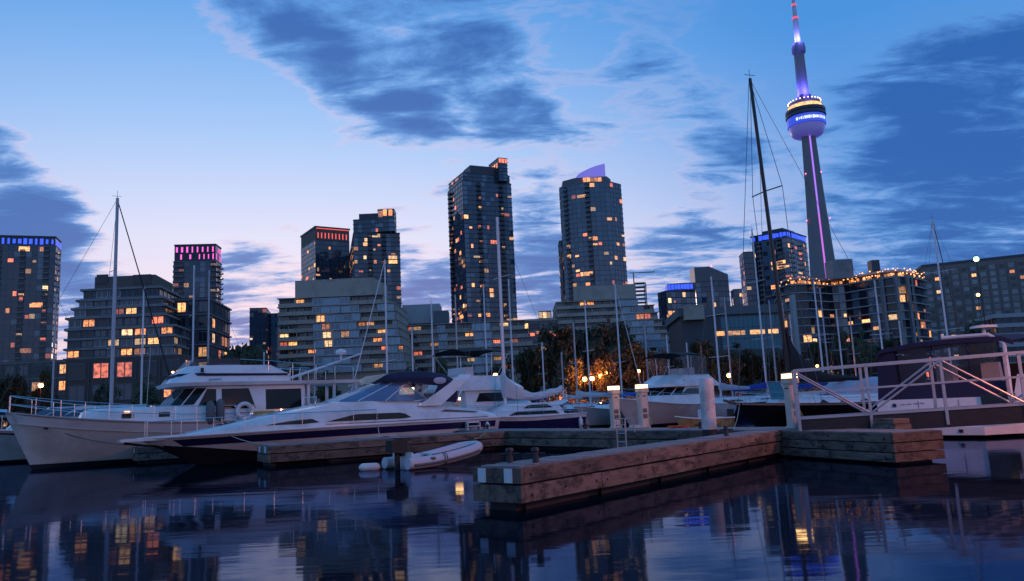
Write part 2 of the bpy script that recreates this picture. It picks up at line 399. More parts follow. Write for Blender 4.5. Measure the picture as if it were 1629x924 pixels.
def tier(root, foot, z0, z1, nf, bw, wall=DARKW, pane=PANE, slab=SLABD, slabp=.28, slabh=.4, mull=.14, lit=.06, bal=None, seed=1, winobj=None, top=.6, litw=(0, 1, 1, 2, 3), winfrac=.62, mullm=None, paned=PANED, winw=.7):
    """one block of storeys; foot in world x,y (anticlockwise), z local to root"""
    r = random.Random(seed); o = root.location
    P = [(x-o.x, y-o.y) for x, y in foot]
    MB().prism(P, z0, z1).build('wall', wall, root)
    fh = (z1-z0-top)/nf
    if slab:
        s = MB()
        for k in range(nf+1):
            zc = z0+k*fh
            s.prism(offset_poly(P, slabp), zc-slabh/2 if k else zc+.02, zc+slabh/2)
        s.build('floor_slabs', slab, root, kind='stuff')
    pn, pd, mu, ba, pp = MB(), MB(), MB(), MB(), MB()
    camp = Vector((-o.x, -o.y))
    for e in range(len(P)):
        a, b = Vector(P[e]), Vector(P[(e+1) % len(P)])
        d = b-a; L = d.length; u = d/L; n = Vector((u.y, -u.x))
        if (camp-(a+b)/2).dot(n) <= 0: continue
        nb = max(1, round(L/bw)); w = L/nb; ang = math.atan2(u.y, u.x)
        for k in range(nb):
            c = a+u*(w*(k+.5))
            isb = bal and bal(e, k, nb); ct = r.random()
            if mull and k:
                q = a+u*(w*k)+n*.06
                mu.box((q.x, q.y, (z0+z1-top)/2), (mull, .34, z1-z0-top-.1), ang)
            for f in range(nf):
                zb = z0+f*fh
                h = fh-slabh-.06
                if winobj:
                    lt = r.random() < lit*1.35
                    me = r.choice(WIN_LIT) if lt else (r.choice(winobj) if isinstance(winobj, list) else winobj)
                    q = c+n*.05
                    inst('window', me, root, (q.x, q.y, zb+fh*(1-winfrac)*.55), ang, (w*winw, 1, fh*winfrac))
                    continue
                lt = r.random() < lit*(2.2 if isb else 1.5)*(1.0 if f < nf*.8 else .7)
                ta, tb = r.gauss(0, .012), r.gauss(0, .012)
                vs = []
                for su, sv in ((-1, 0), (1, 0), (1, 1), (-1, 1)):
                    q = c+u*(su*w*.47)+n*(.12+ta*su*w*.5+tb*(sv-.5)*h)
                    vs.append((q.x, q.y, zb+slabh/2+.03+sv*h))
                (pd if isb else pp if (ct < .28 and r.random() < .7) or r.random() < .07 else pn).add(vs, [(0, 1, 2, 3)])
                if lt:
                    q = c+n*.2; ww = w*r.choice((.4, .6, .9, .92, 1.85 if 0 < k < nb-1 else .9)); hh = h*r.choice((.45, .7, .92, .92))
                    q = q+u*((w-ww)*.4*r.uniform(-1, 1))
                    inst('lit_window', LITM[r.choice(litw)], root, (q.x, q.y, zb+slabh/2+.05+hh/2), ang, (ww, 1, hh))
                if isb:
                    q = c+n*.75
                    ba.box((q.x, q.y, zb+.05), (w*.94, 1.5, .16), ang)
                    q = c+n*1.46
                    ba.box((q.x, q.y, zb+.62), (w*.94, .06, .85), ang)
    if pn.v: pn.build('window_panes', pane, root, kind='stuff')
    if pp.v: pp.build('pale_panes', PANEL_, root, kind='stuff')
    if pd.v: pd.build('balcony_shade_panes', paned, root, kind='stuff')  # flush panes in darker glass, the shade of a balcony recess in their colour
    if mu.v: mu.build('mullions', mullm or MULL, root, kind='stuff')
    if ba.v: ba.build('balconies', slab or CONCG, root, kind='stuff')
def foot_box(pl, pc, pr, py, Y, side, a, smin=12):
    xl, xc, xr = (at(q, py, Y).x for q in (pl, pc, pr))
    ca, sa = math.cos(R(a)), math.sin(R(a))
    if side == 'L':
        u, v = Vector((ca, sa)), Vector((-sa, ca)); A = Vector((xc, Y))
        wd = (xr-xc)/ca*1.0
        # account for perspective of the receding front
        wd = (xr-xc)/(ca-sa*xr/Y); s = max(smin if pl == pc else 0, (xc-xl)/max(.05, sa+ca*xl/Y))
    else:
        u, v = Vector((ca, -sa)), Vector((sa, ca)); B = Vector((xc, Y))
        wd = (xc-xl)/(ca+sa*xl/Y); s = max(smin if pr == pc else 0, (xr-xc)/max(.05, sa-ca*xr/Y))
        A = B-u*wd
    pts = [A, A+u*wd, A+u*wd+v*s, A+v*s]
    return [(p.x, p.y) for p in pts]
def bld(name, label, foot, group=None):
    cx = sum(p[0] for p in foot)/len(foot); cy = sum(p[1] for p in foot)/len(foot)
    return thing(name, label, 'building', (cx, cy, GZ), 0, group)
def zat(px, py, Y): return at(px, py, Y).z-GZ
def rect(pl, pr, py, Y, dep):
    x0, x1 = at(pl, py, Y).x, at(pr, py, Y).x
    return [(x0, Y), (x1, Y), (x1+(x1*dep/Y)*.3, Y+dep), (x0+(x0*dep/Y)*.3, Y+dep)]
def shrink(f, k):
    cx = sum(p[0] for p in f)/len(f); cy = sum(p[1] for p in f)/len(f)
    return [(cx+(x-cx)*k, cy+(y-cy)*k) for x, y in f]
def loc(root, f): return [(x-root.location.x, y-root.location.y) for x, y in f]
def led_row(root, foot, z, h, n, mt, seed, name='crown_light', frac=.6, edges=None):
    """separate crown lights along the visible edges"""
    r = random.Random(seed); P = loc(root, foot); camp = Vector((-root.location.x, -root.location.y))
    me = MB().box((0, 0, 0), (1, .1, 1)).mesh(name, mt)
    for e in range(len(P)):
        a, b = Vector(P[e]), Vector(P[(e+1) % len(P)]); d = b-a; L = d.length; u = d/L; nn = Vector((u.y, -u.x))
        if (camp-(a+b)/2).dot(nn) <= 0: continue
        k = max(1, round(n*L/max((Vector(P[i])-Vector(P[i-1])).length for i in range(len(P)))))
        for i in range(k):
            if r.random() > .85: continue
            c = a+u*(L*(i+.5)/k)+nn*.35
            inst(name, me, root, (c.x, c.y, z+h/2), math.atan2(u.y, u.x), (L/k*frac*r.uniform(.7, 1.3), 1, h*r.uniform(.7, 1)))

# left tower with blue crown
Y = 520; f = foot_box(-70, 85, 94, 480, Y, 'R', -19)
b = bld('apartment_tower', 'tall grey apartment tower with a row of blue lights along its flat roof', f)
zt = zat(40, 393, Y); tier(b, f, 0, zt, 32, 3.6, GREYW, PANE, SLABM, lit=.075, seed=3, slabp=.2, bal=lambda e, k, n: k % 4 == 2)
f2 = shrink(f, .985); MB().prism(loc(b, f2), zt, zat(40, 380, Y)).build('crown', PANED, b)
led_row(b, f2, zt+.5, 4.2, 17, BLUELED, 5, frac=.5)
MB().prism(loc(b, offset_poly(f2, .5)), zat(40, 380, Y), zat(40, 380, Y)+.8).build('roof', DARKW, b)
f3 = rect(-60, 112, 600, 300, 20); b = bld('podium_block', 'low brown podium with lit windows below the blue-crowned tower', f3)
tier(b, f3, 0, zat(30, 575, 300), 4, 5.5, BROWNW, winobj=[WIN_BLK, WIN_GREY], slab=CONCG, lit=.3, seed=9, slabp=.15)

# dark stepped terrace block
Y = 200; f = rect(104, 292, 600, Y, 30)
b = bld('terrace_building', 'dark stepped apartment block with recessed upper floors and brick base', f)
z_ = lambda py: zat(190, py, Y)
tier(b, f, 0, z_(568), 3, 6.4, BRICK, winobj=[WIN_GREY, WIN_BLK], slab=None, lit=.33, seed=21, top=.5, winfrac=.75)
for i, (pl_, pr_, y0, y1, nf_, dy_, lt_) in enumerate(((107, 276, 568, 519, 3, 1.0, .25), (109, 262, 519, 500, 1, 2.2, .05), (118, 260, 500, 484, 1, 3.2, .05), (126, 257, 484, 470, 1, 4.2, .06), (133, 253, 470, 452, 1, 5.2, .0))):
    ft = rect(pl_, pr_, (y0+y1)/2, Y+dy_, 26-dy_)
    tier(b, ft, z_(y0)+.01, z_(y1), nf_, 3.6, BROWNW, winobj=[WIN_BLK, WIN_DARK, WIN_GREY], slab=CONCG, lit=lt_, seed=30+i, slabp=.7, slabh=.55, winw=.92, winfrac=.7, top=.3)
ft = rect(151, 247, 440, Y+7, 16); MB().prism(loc(b, ft), z_(452), z_(431)).build('roof_house', BROWNW, b)
vm = MB().box((0, 0, 0), (1, .1, 1)).mesh('vent_louvre', PANED)
for px_ in (163, 226): p_ = at(px_, 444, Y+6.9); inst('vent_louvre', vm, b, (p_.x-b.location.x, p_.y-b.location.y-.03, p_.z-GZ), 0, (3.2 if px_ < 200 else 5, 1, 2.6))
f = rect(262, 331, 560, 214, 24)
b = bld('side_wing', 'dark narrow apartment wing between stepped block and magenta-lit tower', f)
tier(b, f, 0, zat(290, 474, 214), 8, 3.4, DARKW, winobj=[WIN_BLK, WIN_GREY], slab=SLABM, lit=.12, seed=44, slabp=.5, winw=.85, winfrac=.7)

# magenta crown tower
Y = 520; f = foot_box(275, 343, 352, 470, Y, 'R', -6)
b = bld('crowned_tower', 'slim glass tower crowned with two rows of magenta lights', f)
zt = zat(312, 415, Y); tier(b, f, 0, zt, 30, 3.4, DARKW, PANE, SLABM, lit=.07, seed=51, bal=lambda e, k, n: k in (0, 1, n-1), slabp=.35)
f2 = shrink(f, .97); MB().prism(loc(b, f2), zt, zat(312, 391, Y)).build('crown', PANED, b)
led_row(b, f2, zt+.6, 4.2, 9, MAGLED, 52, frac=.3); led_row(b, f2, zt+5.6, 4.2, 8, MAGLED, 53, frac=.3)
MB().prism(loc(b, offset_poly(f2, .3)), zat(312, 391, Y), zat(312, 390, Y)+.5).build('roof', SLABD, b)

# small distant tower pair
Y = 700; f = foot_box(393, 397, 424, 510, Y, 'L', 12); b = bld('distant_tower', 'small distant dark block standing beside the round leafy tree', f)
tier(b, f, 0, zat(410, 489, Y), 24, 4, DARKW, PANE, SLABD, lit=.05, seed=60)
f = rect(424, 452, 510, 720, 20); b = bld('distant_block', 'plain grey distant block just left of the beige terraced building', f)
tier(b, f, 0, zat(436, 498, 720), 22, 4, GREYW, PANE, SLABM, lit=.02, seed=61)

# red crown tower
Y = 560; f = foot_box(479, 502, 556, 400, Y, 'L', 32)
b = bld('crowned_tower', 'dark square tower with a red-lit roof edge over glass floors', f)
zt = zat(530, 379, Y); tier(b, f, 0, zt, 38, 3.4, mat('black_cladding', (.02, .018, .02), .5), PANE, SLABD, lit=.07, seed=70, slabp=.12)
MB().prism(loc(b, f), zt, zat(510, 361, Y)).build('crown', BROWNW, b)
MB().prism(loc(b, offset_poly(f, .6)), zat(510, 361, Y), zat(510, 361, Y)+1.0).build('roof', DARKW, b)
P_ = loc(b, f); a_, b2 = Vector(P_[0]), Vector(P_[1]); u_ = (b2-a_).normalized(); n_ = Vector((u_.y, -u_.x))
mr = MB().box((0, 0, 0), (1, .1, 1)).mesh('red_uplight', REDLED)
for k in range(9):
    c_ = a_+u_*((b2-a_).length*(k+.7)/9.6)+n_*.25; inst('red_uplight', mr, b, (c_.x, c_.y, zt+3.2), math.atan2(u_.y, u_.x), (.7, 1, 4.2))
c_ = (a_+b2)/2+n_*.4; inst('red_edge_light', mr, b, (c_.x, c_.y, zat(510, 361, Y)-.6), math.atan2(u_.y, u_.x), ((b2-a_).length*.96, 1, .55))

# glass tower with glowing top box
Y = 500; f = foot_box(554, 563, 637, 420, Y, 'L', 14)
b = bld('glass_tower', 'mid-height glass condominium tower with a glowing rooftop box at its right corner', f)
zt = zat(590, 368, Y); tier(b, f, 0, zt, 40, 3.1, DARKW, PANE, SLABD, lit=.09, seed=80, bal=lambda e, k, n: k in (3, 6))
ft = rect(562, 618, 355, Y+3, 18); tier(b, ft, zt, zat(590, 346, Y), 3, 3.1, DARKW, PANE, SLABD, lit=.05, seed=81)
ft = rect(571, 604, 344, Y+4, 14); MB().prism(loc(b, ft), zat(590, 346, Y), zat(590, 337, Y)).build('roof_house', DARKW, b)
ft = rect(601, 627, 345, Y+2, 12); tier(b, ft, zt, zat(614, 331, Y), 5, 3.4, DARKW, PANE, SLABD, lit=.0, seed=82)
me_ = LITM[0]
for k, (px_, py_) in enumerate(((605, 340), (612, 338), (621, 338))):
    p_ = at(px_, py_, Y+1.5); inst('lit_window', me_, b, (p_.x-b.location.x, p_.y-b.location.y, p_.z-GZ), 0, (2.6, 1, 4.2))

# tall main tower
Y = 450; f = foot_box(715, 739, 817, 380, Y, 'L', 24)
b = bld('glass_tower', 'tallest dark glass apartment tower, with lit orange rooftop box', f)
zt = zat(770, 284, Y); tier(b, f, 0, zt, 46, 3.0, DARKW, PANE, SLABD, lit=.085, seed=90, bal=lambda e, k, n: (k % 5 == 3) if e == 0 else k in (1, 2), slabp=.22)
ft = shrink(f, .96); tier(b, ft, zt, zat(770, 271, Y), 2, 3.0, DARKW, PANE, SLABD, lit=.05, seed=91)
ft2 = foot_box(737, 748, 800, 270, Y+3, 'L', 24); MB().prism(loc(b, ft2), zat(770, 271, Y), zat(770, 259, Y)).build('roof_house', DARKW, b)
ft3 = foot_box(778, 793, 807, 265, Y+6, 'L', 24); tier(b, ft3, zt, zat(798, 245, Y), 7, 3.0, DARKW, PANE, SLABD, lit=.0, seed=92)
P3 = loc(b, ft3); a_, b2, c3 = Vector(P3[0]), Vector(P3[1]), Vector(P3[3]); u_ = (b2-a_).normalized()
for k in range(3):
    q_ = a_+u_*((b2-a_).length*(k+.5)/3)+Vector((u_.y, -u_.x))*.3
    inst('lit_window', LITM[3], b, (q_.x, q_.y, zat(798, 250, Y)), math.atan2(u_.y, u_.x), (1.6, 1, 2.6))
for k in range(4):
    q_ = a_+(c3-a_)*((k+.5)/4)+Vector((-u_.x, -u_.y))*.3
    inst('lit_window', LITM[0], b, (q_.x, q_.y, zat(785, 257, Y)), math.atan2(u_.y, u_.x)+math.pi/2, (2.4, 1, 3.2))

# curved tower with violet fin
Y = 430
x0, x1, x2, x3 = (at(q, 380, Y).x for q in (896, 920, 975, 996))
f = [(x0, Y+7), (x1, Y+.5), ((x1+x2)/2-2, Y-2.2), (x2, Y-1), (x3, Y+6), (x3+1, Y+24), (x0+1, Y+24)]
b = bld('curved_tower', 'pale curved glass tower topped by a violet-lit curved fin', f)
zt = zat(945, 290, Y); tier(b, f, 0, zt, 44, 2.9, GREYW, mat('pale_tower_glass', (.06, .085, .12), .1, var=.3, vs=.15, spec=.9), SLABM, lit=.075, seed=100, bal=lambda e, k, n: (e == 0 and k == 1) or (e == 1 and k == 2) or (e == 4 and k > 0), slabp=.25)
ft = [(x0+2, Y+7.5), (x1, Y+2), (x2-1, Y+1.5), (x2+2, Y+8), (x2, Y+20), (x0+2, Y+20)]
MB().prism(loc(b, ft), zt, zat(945, 280, Y)).build('penthouse', GREYW, b)
for k, px_ in enumerate((930, 936, 942, 948, 954)):
    p_ = at(px_, 286, Y+1); inst('lit_window', LITM[0], b, (p_.x-b.location.x, p_.y-b.location.y-.2+k*.0, p_.z-GZ), -.02, (1.9, 1, 2.6))
fin = MB(); top_, bot_ = [], []
for k in range(9):
    t_ = k/8; x_ = at(914+48*t_, 285, Y+8).x-b.location.x; y_ = Y+6-3*math.sin(t_*2.2)-b.location.y
    bot_.append((x_, y_)); top_.append(zat(914+48*t_, 284-22*(t_**.6), Y+6))
zb_ = zat(940, 285, Y)
fin.loft([[(x_, y_, zb_), (x_, y_+.6, zb_), (x_, y_+.6, max(zb_+.3, tz)), (x_, y_, max(zb_+.3, tz))] for (x_, y_), tz in zip(bot_, top_)])
fin.build('roof_fin', emit('violet_fin', (.22, .18, 1), .55, sample=False), b)
f = rect(892, 905, 430, Y+14, 14); 
tier(b, f, 0, zat(898, 382, Y+14), 30, 3, GREYW, PANE, SLABM, lit=.03, seed=101)

# skeleton building with crane, office blocks behind
Y = 600; f = rect(1010, 1028, 460, Y, 10)
b = bld('unfinished_tower', 'small bare concrete frame of a building under construction', f)
q = MB(); P_ = loc(b, f); zt = zat(1018, 449, Y); zl = zat(1018, 480, Y)
for k in range(6): q.prism(P_, zl+(zt-zl)*k/5-.3, zl+(zt-zl)*k/5)
q.build('floor_slabs', CONCP, b)
q = MB()
for x_, y_ in P_: q.box((x_*.95, y_*.95, zt/2-.4), (.8, .8, zt-.9))
q.build('columns', CONCP, b)
q = MB(); p_ = at(1000, 437, Y+30); q.tube([(at(1000, 436, Y+30).x-b.location.x, 20, zat(1000, 436, Y+30)), (at(1040, 436, Y+30).x-b.location.x, 20, zat(1040, 434, Y+30))], .35, 4); q.box((at(1006, 436, Y+30).x-b.location.x, 20, zat(1006, 436, Y+30)/2), (.8, .8, zat(1006, 436, Y+30)))
q.build('tower_crane', STEELD, b)
Y = 420; f = foot_box(1048, 1061, 1108, 490, Y, 'L', 18)
b = bld('office_block', 'blue-lit flat-topped glass office block behind the terraces', f)
zt = zat(1080, 461, Y); tier(b, f, 0, zt, 18, 3.2, DARKW, PANE, SLABD, lit=.14, seed=110)
f2 = rect(1062, 1107, 455, Y+3, 10); MB().prism(loc(b, f2), zt, zat(1080, 449, Y)).build('crown', NAVY, b); led_row(b, f2, zt+.5, 3.2, 9, BLUELED, 111, frac=.85)
q = LITM[1]
for k, (px_, py_) in enumerate(((1066, 497), (1074, 497), (1064, 503), (1074, 504), (1068, 510))):
    p_ = at(px_, py_, Y); inst('lit_window', q, b, (p_.x-b.location.x, p_.y-b.location.y-.6+.35*(px_-1061)*.27, p_.z-GZ), R(18), (2.4, 1, 1.7))
Y = 700; x0, x1 = at(1107, 460, Y).x, at(1160, 460, Y).x
f = [(x0, Y), (x0+(x1-x0)*.42, Y-4), (x1, Y), (x1, Y+20), (x0, Y+20)]
b = bld('slanted_office_tower', 'distant glass office tower with a slanting roof and red beacon', f)
zt = zat(1135, 447, Y); tier(b, f, 0, zt, 22, 4, DARKW, PANE, SLABD, lit=.02, seed=113)
P_ = loc(b, f); tops = [zat(1107, 425, Y), zat(1128, 425, Y), zat(1160, 436, Y), zat(1160, 436, Y), zat(1107, 424, Y)]
MB().loft([[(x_, y_, zt) for x_, y_ in P_], [(x_, y_, t_) for (x_, y_), t_ in zip(P_, tops)]]).build('slanted_top', PANE, b)
MB().ball((P_[1][0]+3, P_[1][1]+4, tops[1]+1), .8).build('beacon', emit('beacon_red', (1, .1, .12), 6, sample=False), b)
f = rect(1168, 1192, 475, 620, 12); b = bld('distant_block', 'small distant block with lit base between two glass towers', f)
tier(b, f, 0, zat(1180, 459, 620), 14, 4, GREYW, PANE, SLABM, lit=.12, seed=115)

# blue crown condominium tower
Y = 480; f = foot_box(1199, 1256, 1286, 420, Y, 'R', 42)
b = bld('condominium_tower', 'round-cornered condominium tower with blue lit crown next to the tall concrete tower', f)
zt = zat(1240, 377, Y); tier(b, f, 0, zt, 31, 3.3, GREYW, PANE, SLABM, lit=.085, seed=120, bal=lambda e, k, n: k % 4 == 1, slabp=.3)
f2 = shrink(f, .98); MB().prism(loc(b, f2), zt, zat(1240, 368, Y)).build('crown', PANED, b); led_row(b, f2, zt+.5, 3.2, 13, BLUELED, 121, frac=.9)
MB().prism(loc(b, offset_poly(f2, .8)), zat(1240, 368, Y), zat(1240, 366, Y)).build('roof', DARKW, b)
MB().prism(loc(b, shrink(f, .6)), zat(1240, 366, Y), zat(1245, 358, Y)).build('roof_house', DARKW, b)
q = LITM[1]; P_ = loc(b, f); a_, b2 = Vector(P_[0]), Vector(P_[1]); u_ = (b2-a_).normalized()
for k in range(8):
    c_ = a_+u_*((b2-a_).length*(.55+.1*(k % 4)))+Vector((u_.y, -u_.x))*.3
    inst('lit_window', q, b, (c_.x, c_.y, zat(1255, 415+8*(k//4), Y)), math.atan2(u_.y, u_.x), (2.3, 1, 2))
f = rect(1185, 1200, 430, Y+12, 14); tier(b, f, 0, zat(1192, 400, Y+12), 26, 3.2, DARKW, PANE, SLABD, lit=.04, seed=122)

# low teal glass hall
Y = 225; f = rect(1086, 1250, 530, Y, 30)
b = bld('glass_hall', 'low dark hall with teal glass wall and a lit window strip', f)
zt = zat(1170, 500, Y); MB().prism(loc(b, f), 0, zt).build('wall', DARKW, b)
MB().prism(loc(b, offset_poly(f, .9)), zt, zat(1170, 487, Y)).build('roof', GREYW, b)
hm = MB().box((0, 0, 0), (1, .1, 1)).mesh('glass_panel', TEAL)
X0 = b.location.x
for k in range(14):
    xa = at(1148+7.2*k, 530, Y).x-X0
    for j in range(3):
        za, zb_ = zat(1190, 556-18*j, Y), zat(1190, 556-18*(j+1), Y)
        inst('glass_panel', hm, b, (xa+.65, Y-b.location.y-.06, (za+zb_)/2), 0, (1.24, 1, (zb_-za)*.95))
for k, (pa, pb) in enumerate(((1139, 1152), (1158, 1185), (1193, 1217), (1222, 1238))):
    xa, xb = at(pa, 528, Y).x-X0, at(pb, 528, Y).x-X0
    inst('lit_window', LITM[1 if k else 0], b, ((xa+xb)/2, Y-b.location.y-.16, zat(1180, 529, Y)), 0, (xb-xa, 1, 1.25))
f = rect(1088, 1120, 490, Y-3, 12); MB().prism(loc(b, f), zat(1100, 510, Y), zat(1100, 487, Y)).build('side_block', CONC, b)

# terraced concrete condominiums
def terrace(name, label, Y, ys, pls, prs, sol, bay, seed, step=1.0, extra_sol=None, lit=.09, dep=28, group=None):
    r = random.Random(seed); pm = (pls[-1]+prs[-1])/2
    cx = at(pm, ys[-1], Y).x
    b = thing(name, label, 'building', (cx, Y, GZ), 0, group)
    n = len(pls)
    for i in range(n):
        dy = -i*step; Yf = Y+dy
        z1, z0 = zat(pm, ys[i], Yf), zat(pm, ys[i+1], Yf)
        if i == n-1: z0 = 0
        xl, xr = at(pls[i], (ys[i]+ys[i+1])/2, Yf).x-cx, at(prs[i], (ys[i]+ys[i+1])/2, Yf).x-cx
        h = z1-zat(pm, ys[i+1], Yf); zb = z1-h
        MB().box(((xl+xr)/2, dy+1.4+dep/2, (z0+z1)/2-.02), (xr-xl-.4, dep, z1-z0-.04)).build('storey', CONC, b)
        MB().box(((xl+xr)/2, dy+dep/2-.1, z1-.17), (xr-xl, dep+.6, .30)).build('floor_slab', CONC, b)
        xs = xl+.3; k = 0
        while xs < xr-.8:
            w = min(bay*r.uniform(.9, 1.15), xr-.3-xs)
            pxm = IW/2+0
            mid = xs+w/2
            insol = any(at(a_+i*s_, (ys[i]+ys[i+1])/2, Yf).x-cx <= mid <= at(e_+i*s_, (ys[i]+ys[i+1])/2, Yf).x-cx for a_, e_, s_ in sol)
            lt = r.random() < lit*1.5
            if insol and r.random() < .92:
                inst('solarium_window', r.choice(WIN_LIT) if lt and r.random() < .6 else (WIN_SOL if r.random() < .72 else WIN_PALE), b, (mid, dy-.30-(r.random() < .5)*.5, zb-.02), 0, (w*.97, 2, h*.80))
                if k % 2 == 0: MB().box((xs, dy+.3, zb+h*.4), (.18, 1.6, h*.80)).build('pier', FRAMEW, b)
            else:
                inst('window', r.choice(WIN_LIT) if lt else r.choice((WIN_BLK, WIN_DARK, WIN_BLK, WIN_GREY)), b, (mid, dy+1.36, zb+.02), 0, (w*.96, 1, h*.84))
                MB().box((mid, dy-.05, zb+h*.17), (w*.985, .16, h*.40)).build('parapet', CONC, b)
                if r.random() < .3: MB().box((xs, dy+.66, zb+h*.42), (.3, 1.3, h*.82)).build('pier', CONC, b)
            xs += w; k += 1
    return b, cx
ys = [470, 484, 497, 511, 524, 537, 551, 564, 578, 592]
b, cx = terrace('terraced_condominium', 'beige stepped condominium with pale blue solariums under two dark towers', 262, ys, [441]*9, [609, 629, 631, 633, 636, 639, 642, 645, 648], [(499, 572, .8), (606, 650, 1.0)], 3.0, 131)
p0, p1 = at(468, 455, 264), at(592, 455, 264)
MB().prism([(p0.x-cx, 3), (p1.x-cx, 3), (p1.x-cx+2, 22), (p0.x-cx+2, 22)], zat(530, 471, 264)+.1, zat(530, 443, 264)).build('roof_house', CONC, b)
ys = [512, 526, 539, 552, 566, 579, 593]
b, cx = terrace('low_terrace', 'long low terraced housing row stretching between the two big condominiums', 285, ys, [640]*6, [836, 842, 848, 855, 862, 870], [(696, 712, 1.2), (752, 776, 1.5)], 3.2, 141, lit=.05)
f = rect(640, 700, 500, 296, 12); MB().prism([(x_-cx, y_-285) for x_, y_ in f], zat(670, 514, 296), zat(670, 484, 296)).build('roof_house', CONCP, b)
f = rect(690, 713, 500, 293, 8); MB().prism([(x_-cx, y_-285) for x_, y_ in f], zat(700, 514, 293), zat(700, 494, 293)).build('stair_house', GREYW, b)
Y = 300; f = rect(826, 905, 520, Y, 20); b = bld('rooftop_restaurant', 'low flat block with bright lit rooftop room and red sign glow', f)
tier(b, f, 0, zat(860, 507, Y), 7, 3.6, CONCG, winobj=[WIN_BLK, WIN_GREY], slab=CONC, lit=.1, seed=150, slabp=.5, winw=.9)
f2 = rect(857, 877, 500, Y+3, 6); MB().prism(loc(b, f2), zat(866, 508, Y), zat(866, 493, Y)).build('roof_room', GREYW, b)
for k in range(3): p_ = at(860+6.5*k, 501, Y+2.8); inst('lit_window', LITM[2], b, (p_.x-b.location.x, p_.y-b.location.y, p_.z-GZ), 0, (1.4, 1, 2.3))
for k in range(6): p_ = at(838+9*k, 529+(k % 2)*3, Y-.5); inst('lit_window', LITM[3 if k % 2 else 0], b, (p_.x-b.location.x, p_.y-b.location.y, p_.z-GZ), 0, (1.7, 1, 1.1))
ys = [475, 486, 498, 509, 520, 531, 542, 553, 564, 576, 590]
b, cx = terrace('terraced_condominium', 'beige stepped condominium with blue solariums in front of the curved tower', 300, ys, [884, 884, 886, 888, 890, 892, 894, 896, 900, 905], [1016, 1042, 1048, 1055, 1062, 1069, 1076, 1082, 1088, 1096], [(978, 1020, 6.5)], 2.8, 161, lit=.08)
p0, p1 = at(912, 460, 302), at(1012, 460, 302)
MB().prism([(p0.x-cx, 3), (p1.x-cx, 3), (p1.x-cx+2, 22), (p0.x-cx+2, 22)], zat(960, 476, 302)+.1, zat(960, 453, 302)).build('roof_house', CONC, b)

# S-curved condominium with roof string lights
Y = 330
ctl = [(1246, 8), (1262, 0), (1290, 0), (1310, 5), (1330, 9), (1350, 8), (1372, 2), (1400, -5), (1430, -9), (1448, -9), (1464, -2), (1479, 8)]
front = [(at(px_, 520, Y+o_).x, Y+o_) for px_, o_ in ctl]
f = front+[(front[-1][0]+6, Y+30), (front[0][0]+6, Y+30)]
b = bld('curved_condominium', 'long wavy balconied condominium with a string of roof lights', f)
zt0 = zat(1370, 447, Y)
tier(b, f, 0, zt0, 13, 3.3, GREYW, PANED, CONCP, lit=.075, seed=170, slabp=1.3, slabh=.42, bal=None, mull=.2, top=.4)
MB().prism(loc(b, offset_poly(f, -3.2)), zt0, zat(1400, 437, Y)).build('penthouse', BROWNW, b)
MB().prism(loc(b, offset_poly(f, -1.5)), zat(1400, 437, Y), zat(1400, 434, Y)).build('roof', CONCP, b)
P_ = loc(b, front)
for e in range(len(P_)-1):
    a_, b2 = Vector(P_[e]), Vector(P_[e+1]); u_ = (b2-a_).normalized(); n_ = Vector((u_.y, -u_.x)); L_ = (b2-a_).length
    k_ = max(1, round(L_/1.5))
    for k in range(k_):
        c_ = a_+u_*(L_*(k+.5)/k_)-n_*(2.6+rng.random())
        if rng.random() < .55: inst('lit_window', LITM[rng.choice((0, 0, 1))], b, (c_.x+n_.x*.0, c_.y-.9, zt0+1.2), math.atan2(u_.y, u_.x), (1.2, 1, 1.2))
sb = MB().ball((0, 0, 0), .22, n=6).mesh('string_bulb', BULB)
for e in range(len(P_)-1):
    a_, b2 = Vector(P_[e]), Vector(P_[e+1]); n_ = Vector(((b2-a_).y, -(b2-a_).x)).normalized(); L_ = (b2-a_).length
    dn = 1.3 if e < 5 else .62
    for k in range(max(1, round(L_/dn/1.6))):
        c_ = a_+(b2-a_)*((k+.5)/max(1, round(L_/dn/1.6)))+n_*(.9-rng.random()*1.5)
        inst('string_bulb', sb, b, (c_.x, c_.y, zt0+rng.choice((.5, 1.9, 2.6))+(.8 if e > 5 else 0)), 0, (rng.uniform(.8, 1.6),)*3)
q = MB()
for px_ in (1410, 1428, 1446, 1462):
    x_ = at(px_, 500, Y-9).x-b.location.x; o_ = {1410: -8, 1428: -10.6, 1446: -11, 1462: -6}[px_]
    q.box((x_, Y+o_-b.location.y+.2, zt0/2), (1.0, 2.2, zt0+.9))
q.build('piers', CONCG, b)
q = MB(); x_ = at(1270, 520, Y+2).x-b.location.x; q.box((x_-3.2, Y-3-b.location.y, zat(1270, 470, Y)/2), (1.6, 3, zat(1270, 470, Y))); q.build('end_fin', CONCP, b)
x_ = at(1325, 430, Y+14).x-b.location.x; MB().box((x_, 2, zat(1325, 420, Y+14)-4), (9, 8, 8.4)).build('roof_house', CONCG, b)
x_ = at(1379, 425, Y+14).x-b.location.x; MB().box((x_, 2, zat(1379, 419, Y+14)-3), (3.6, 4, 6)).build('water_tank', DARKW, b)

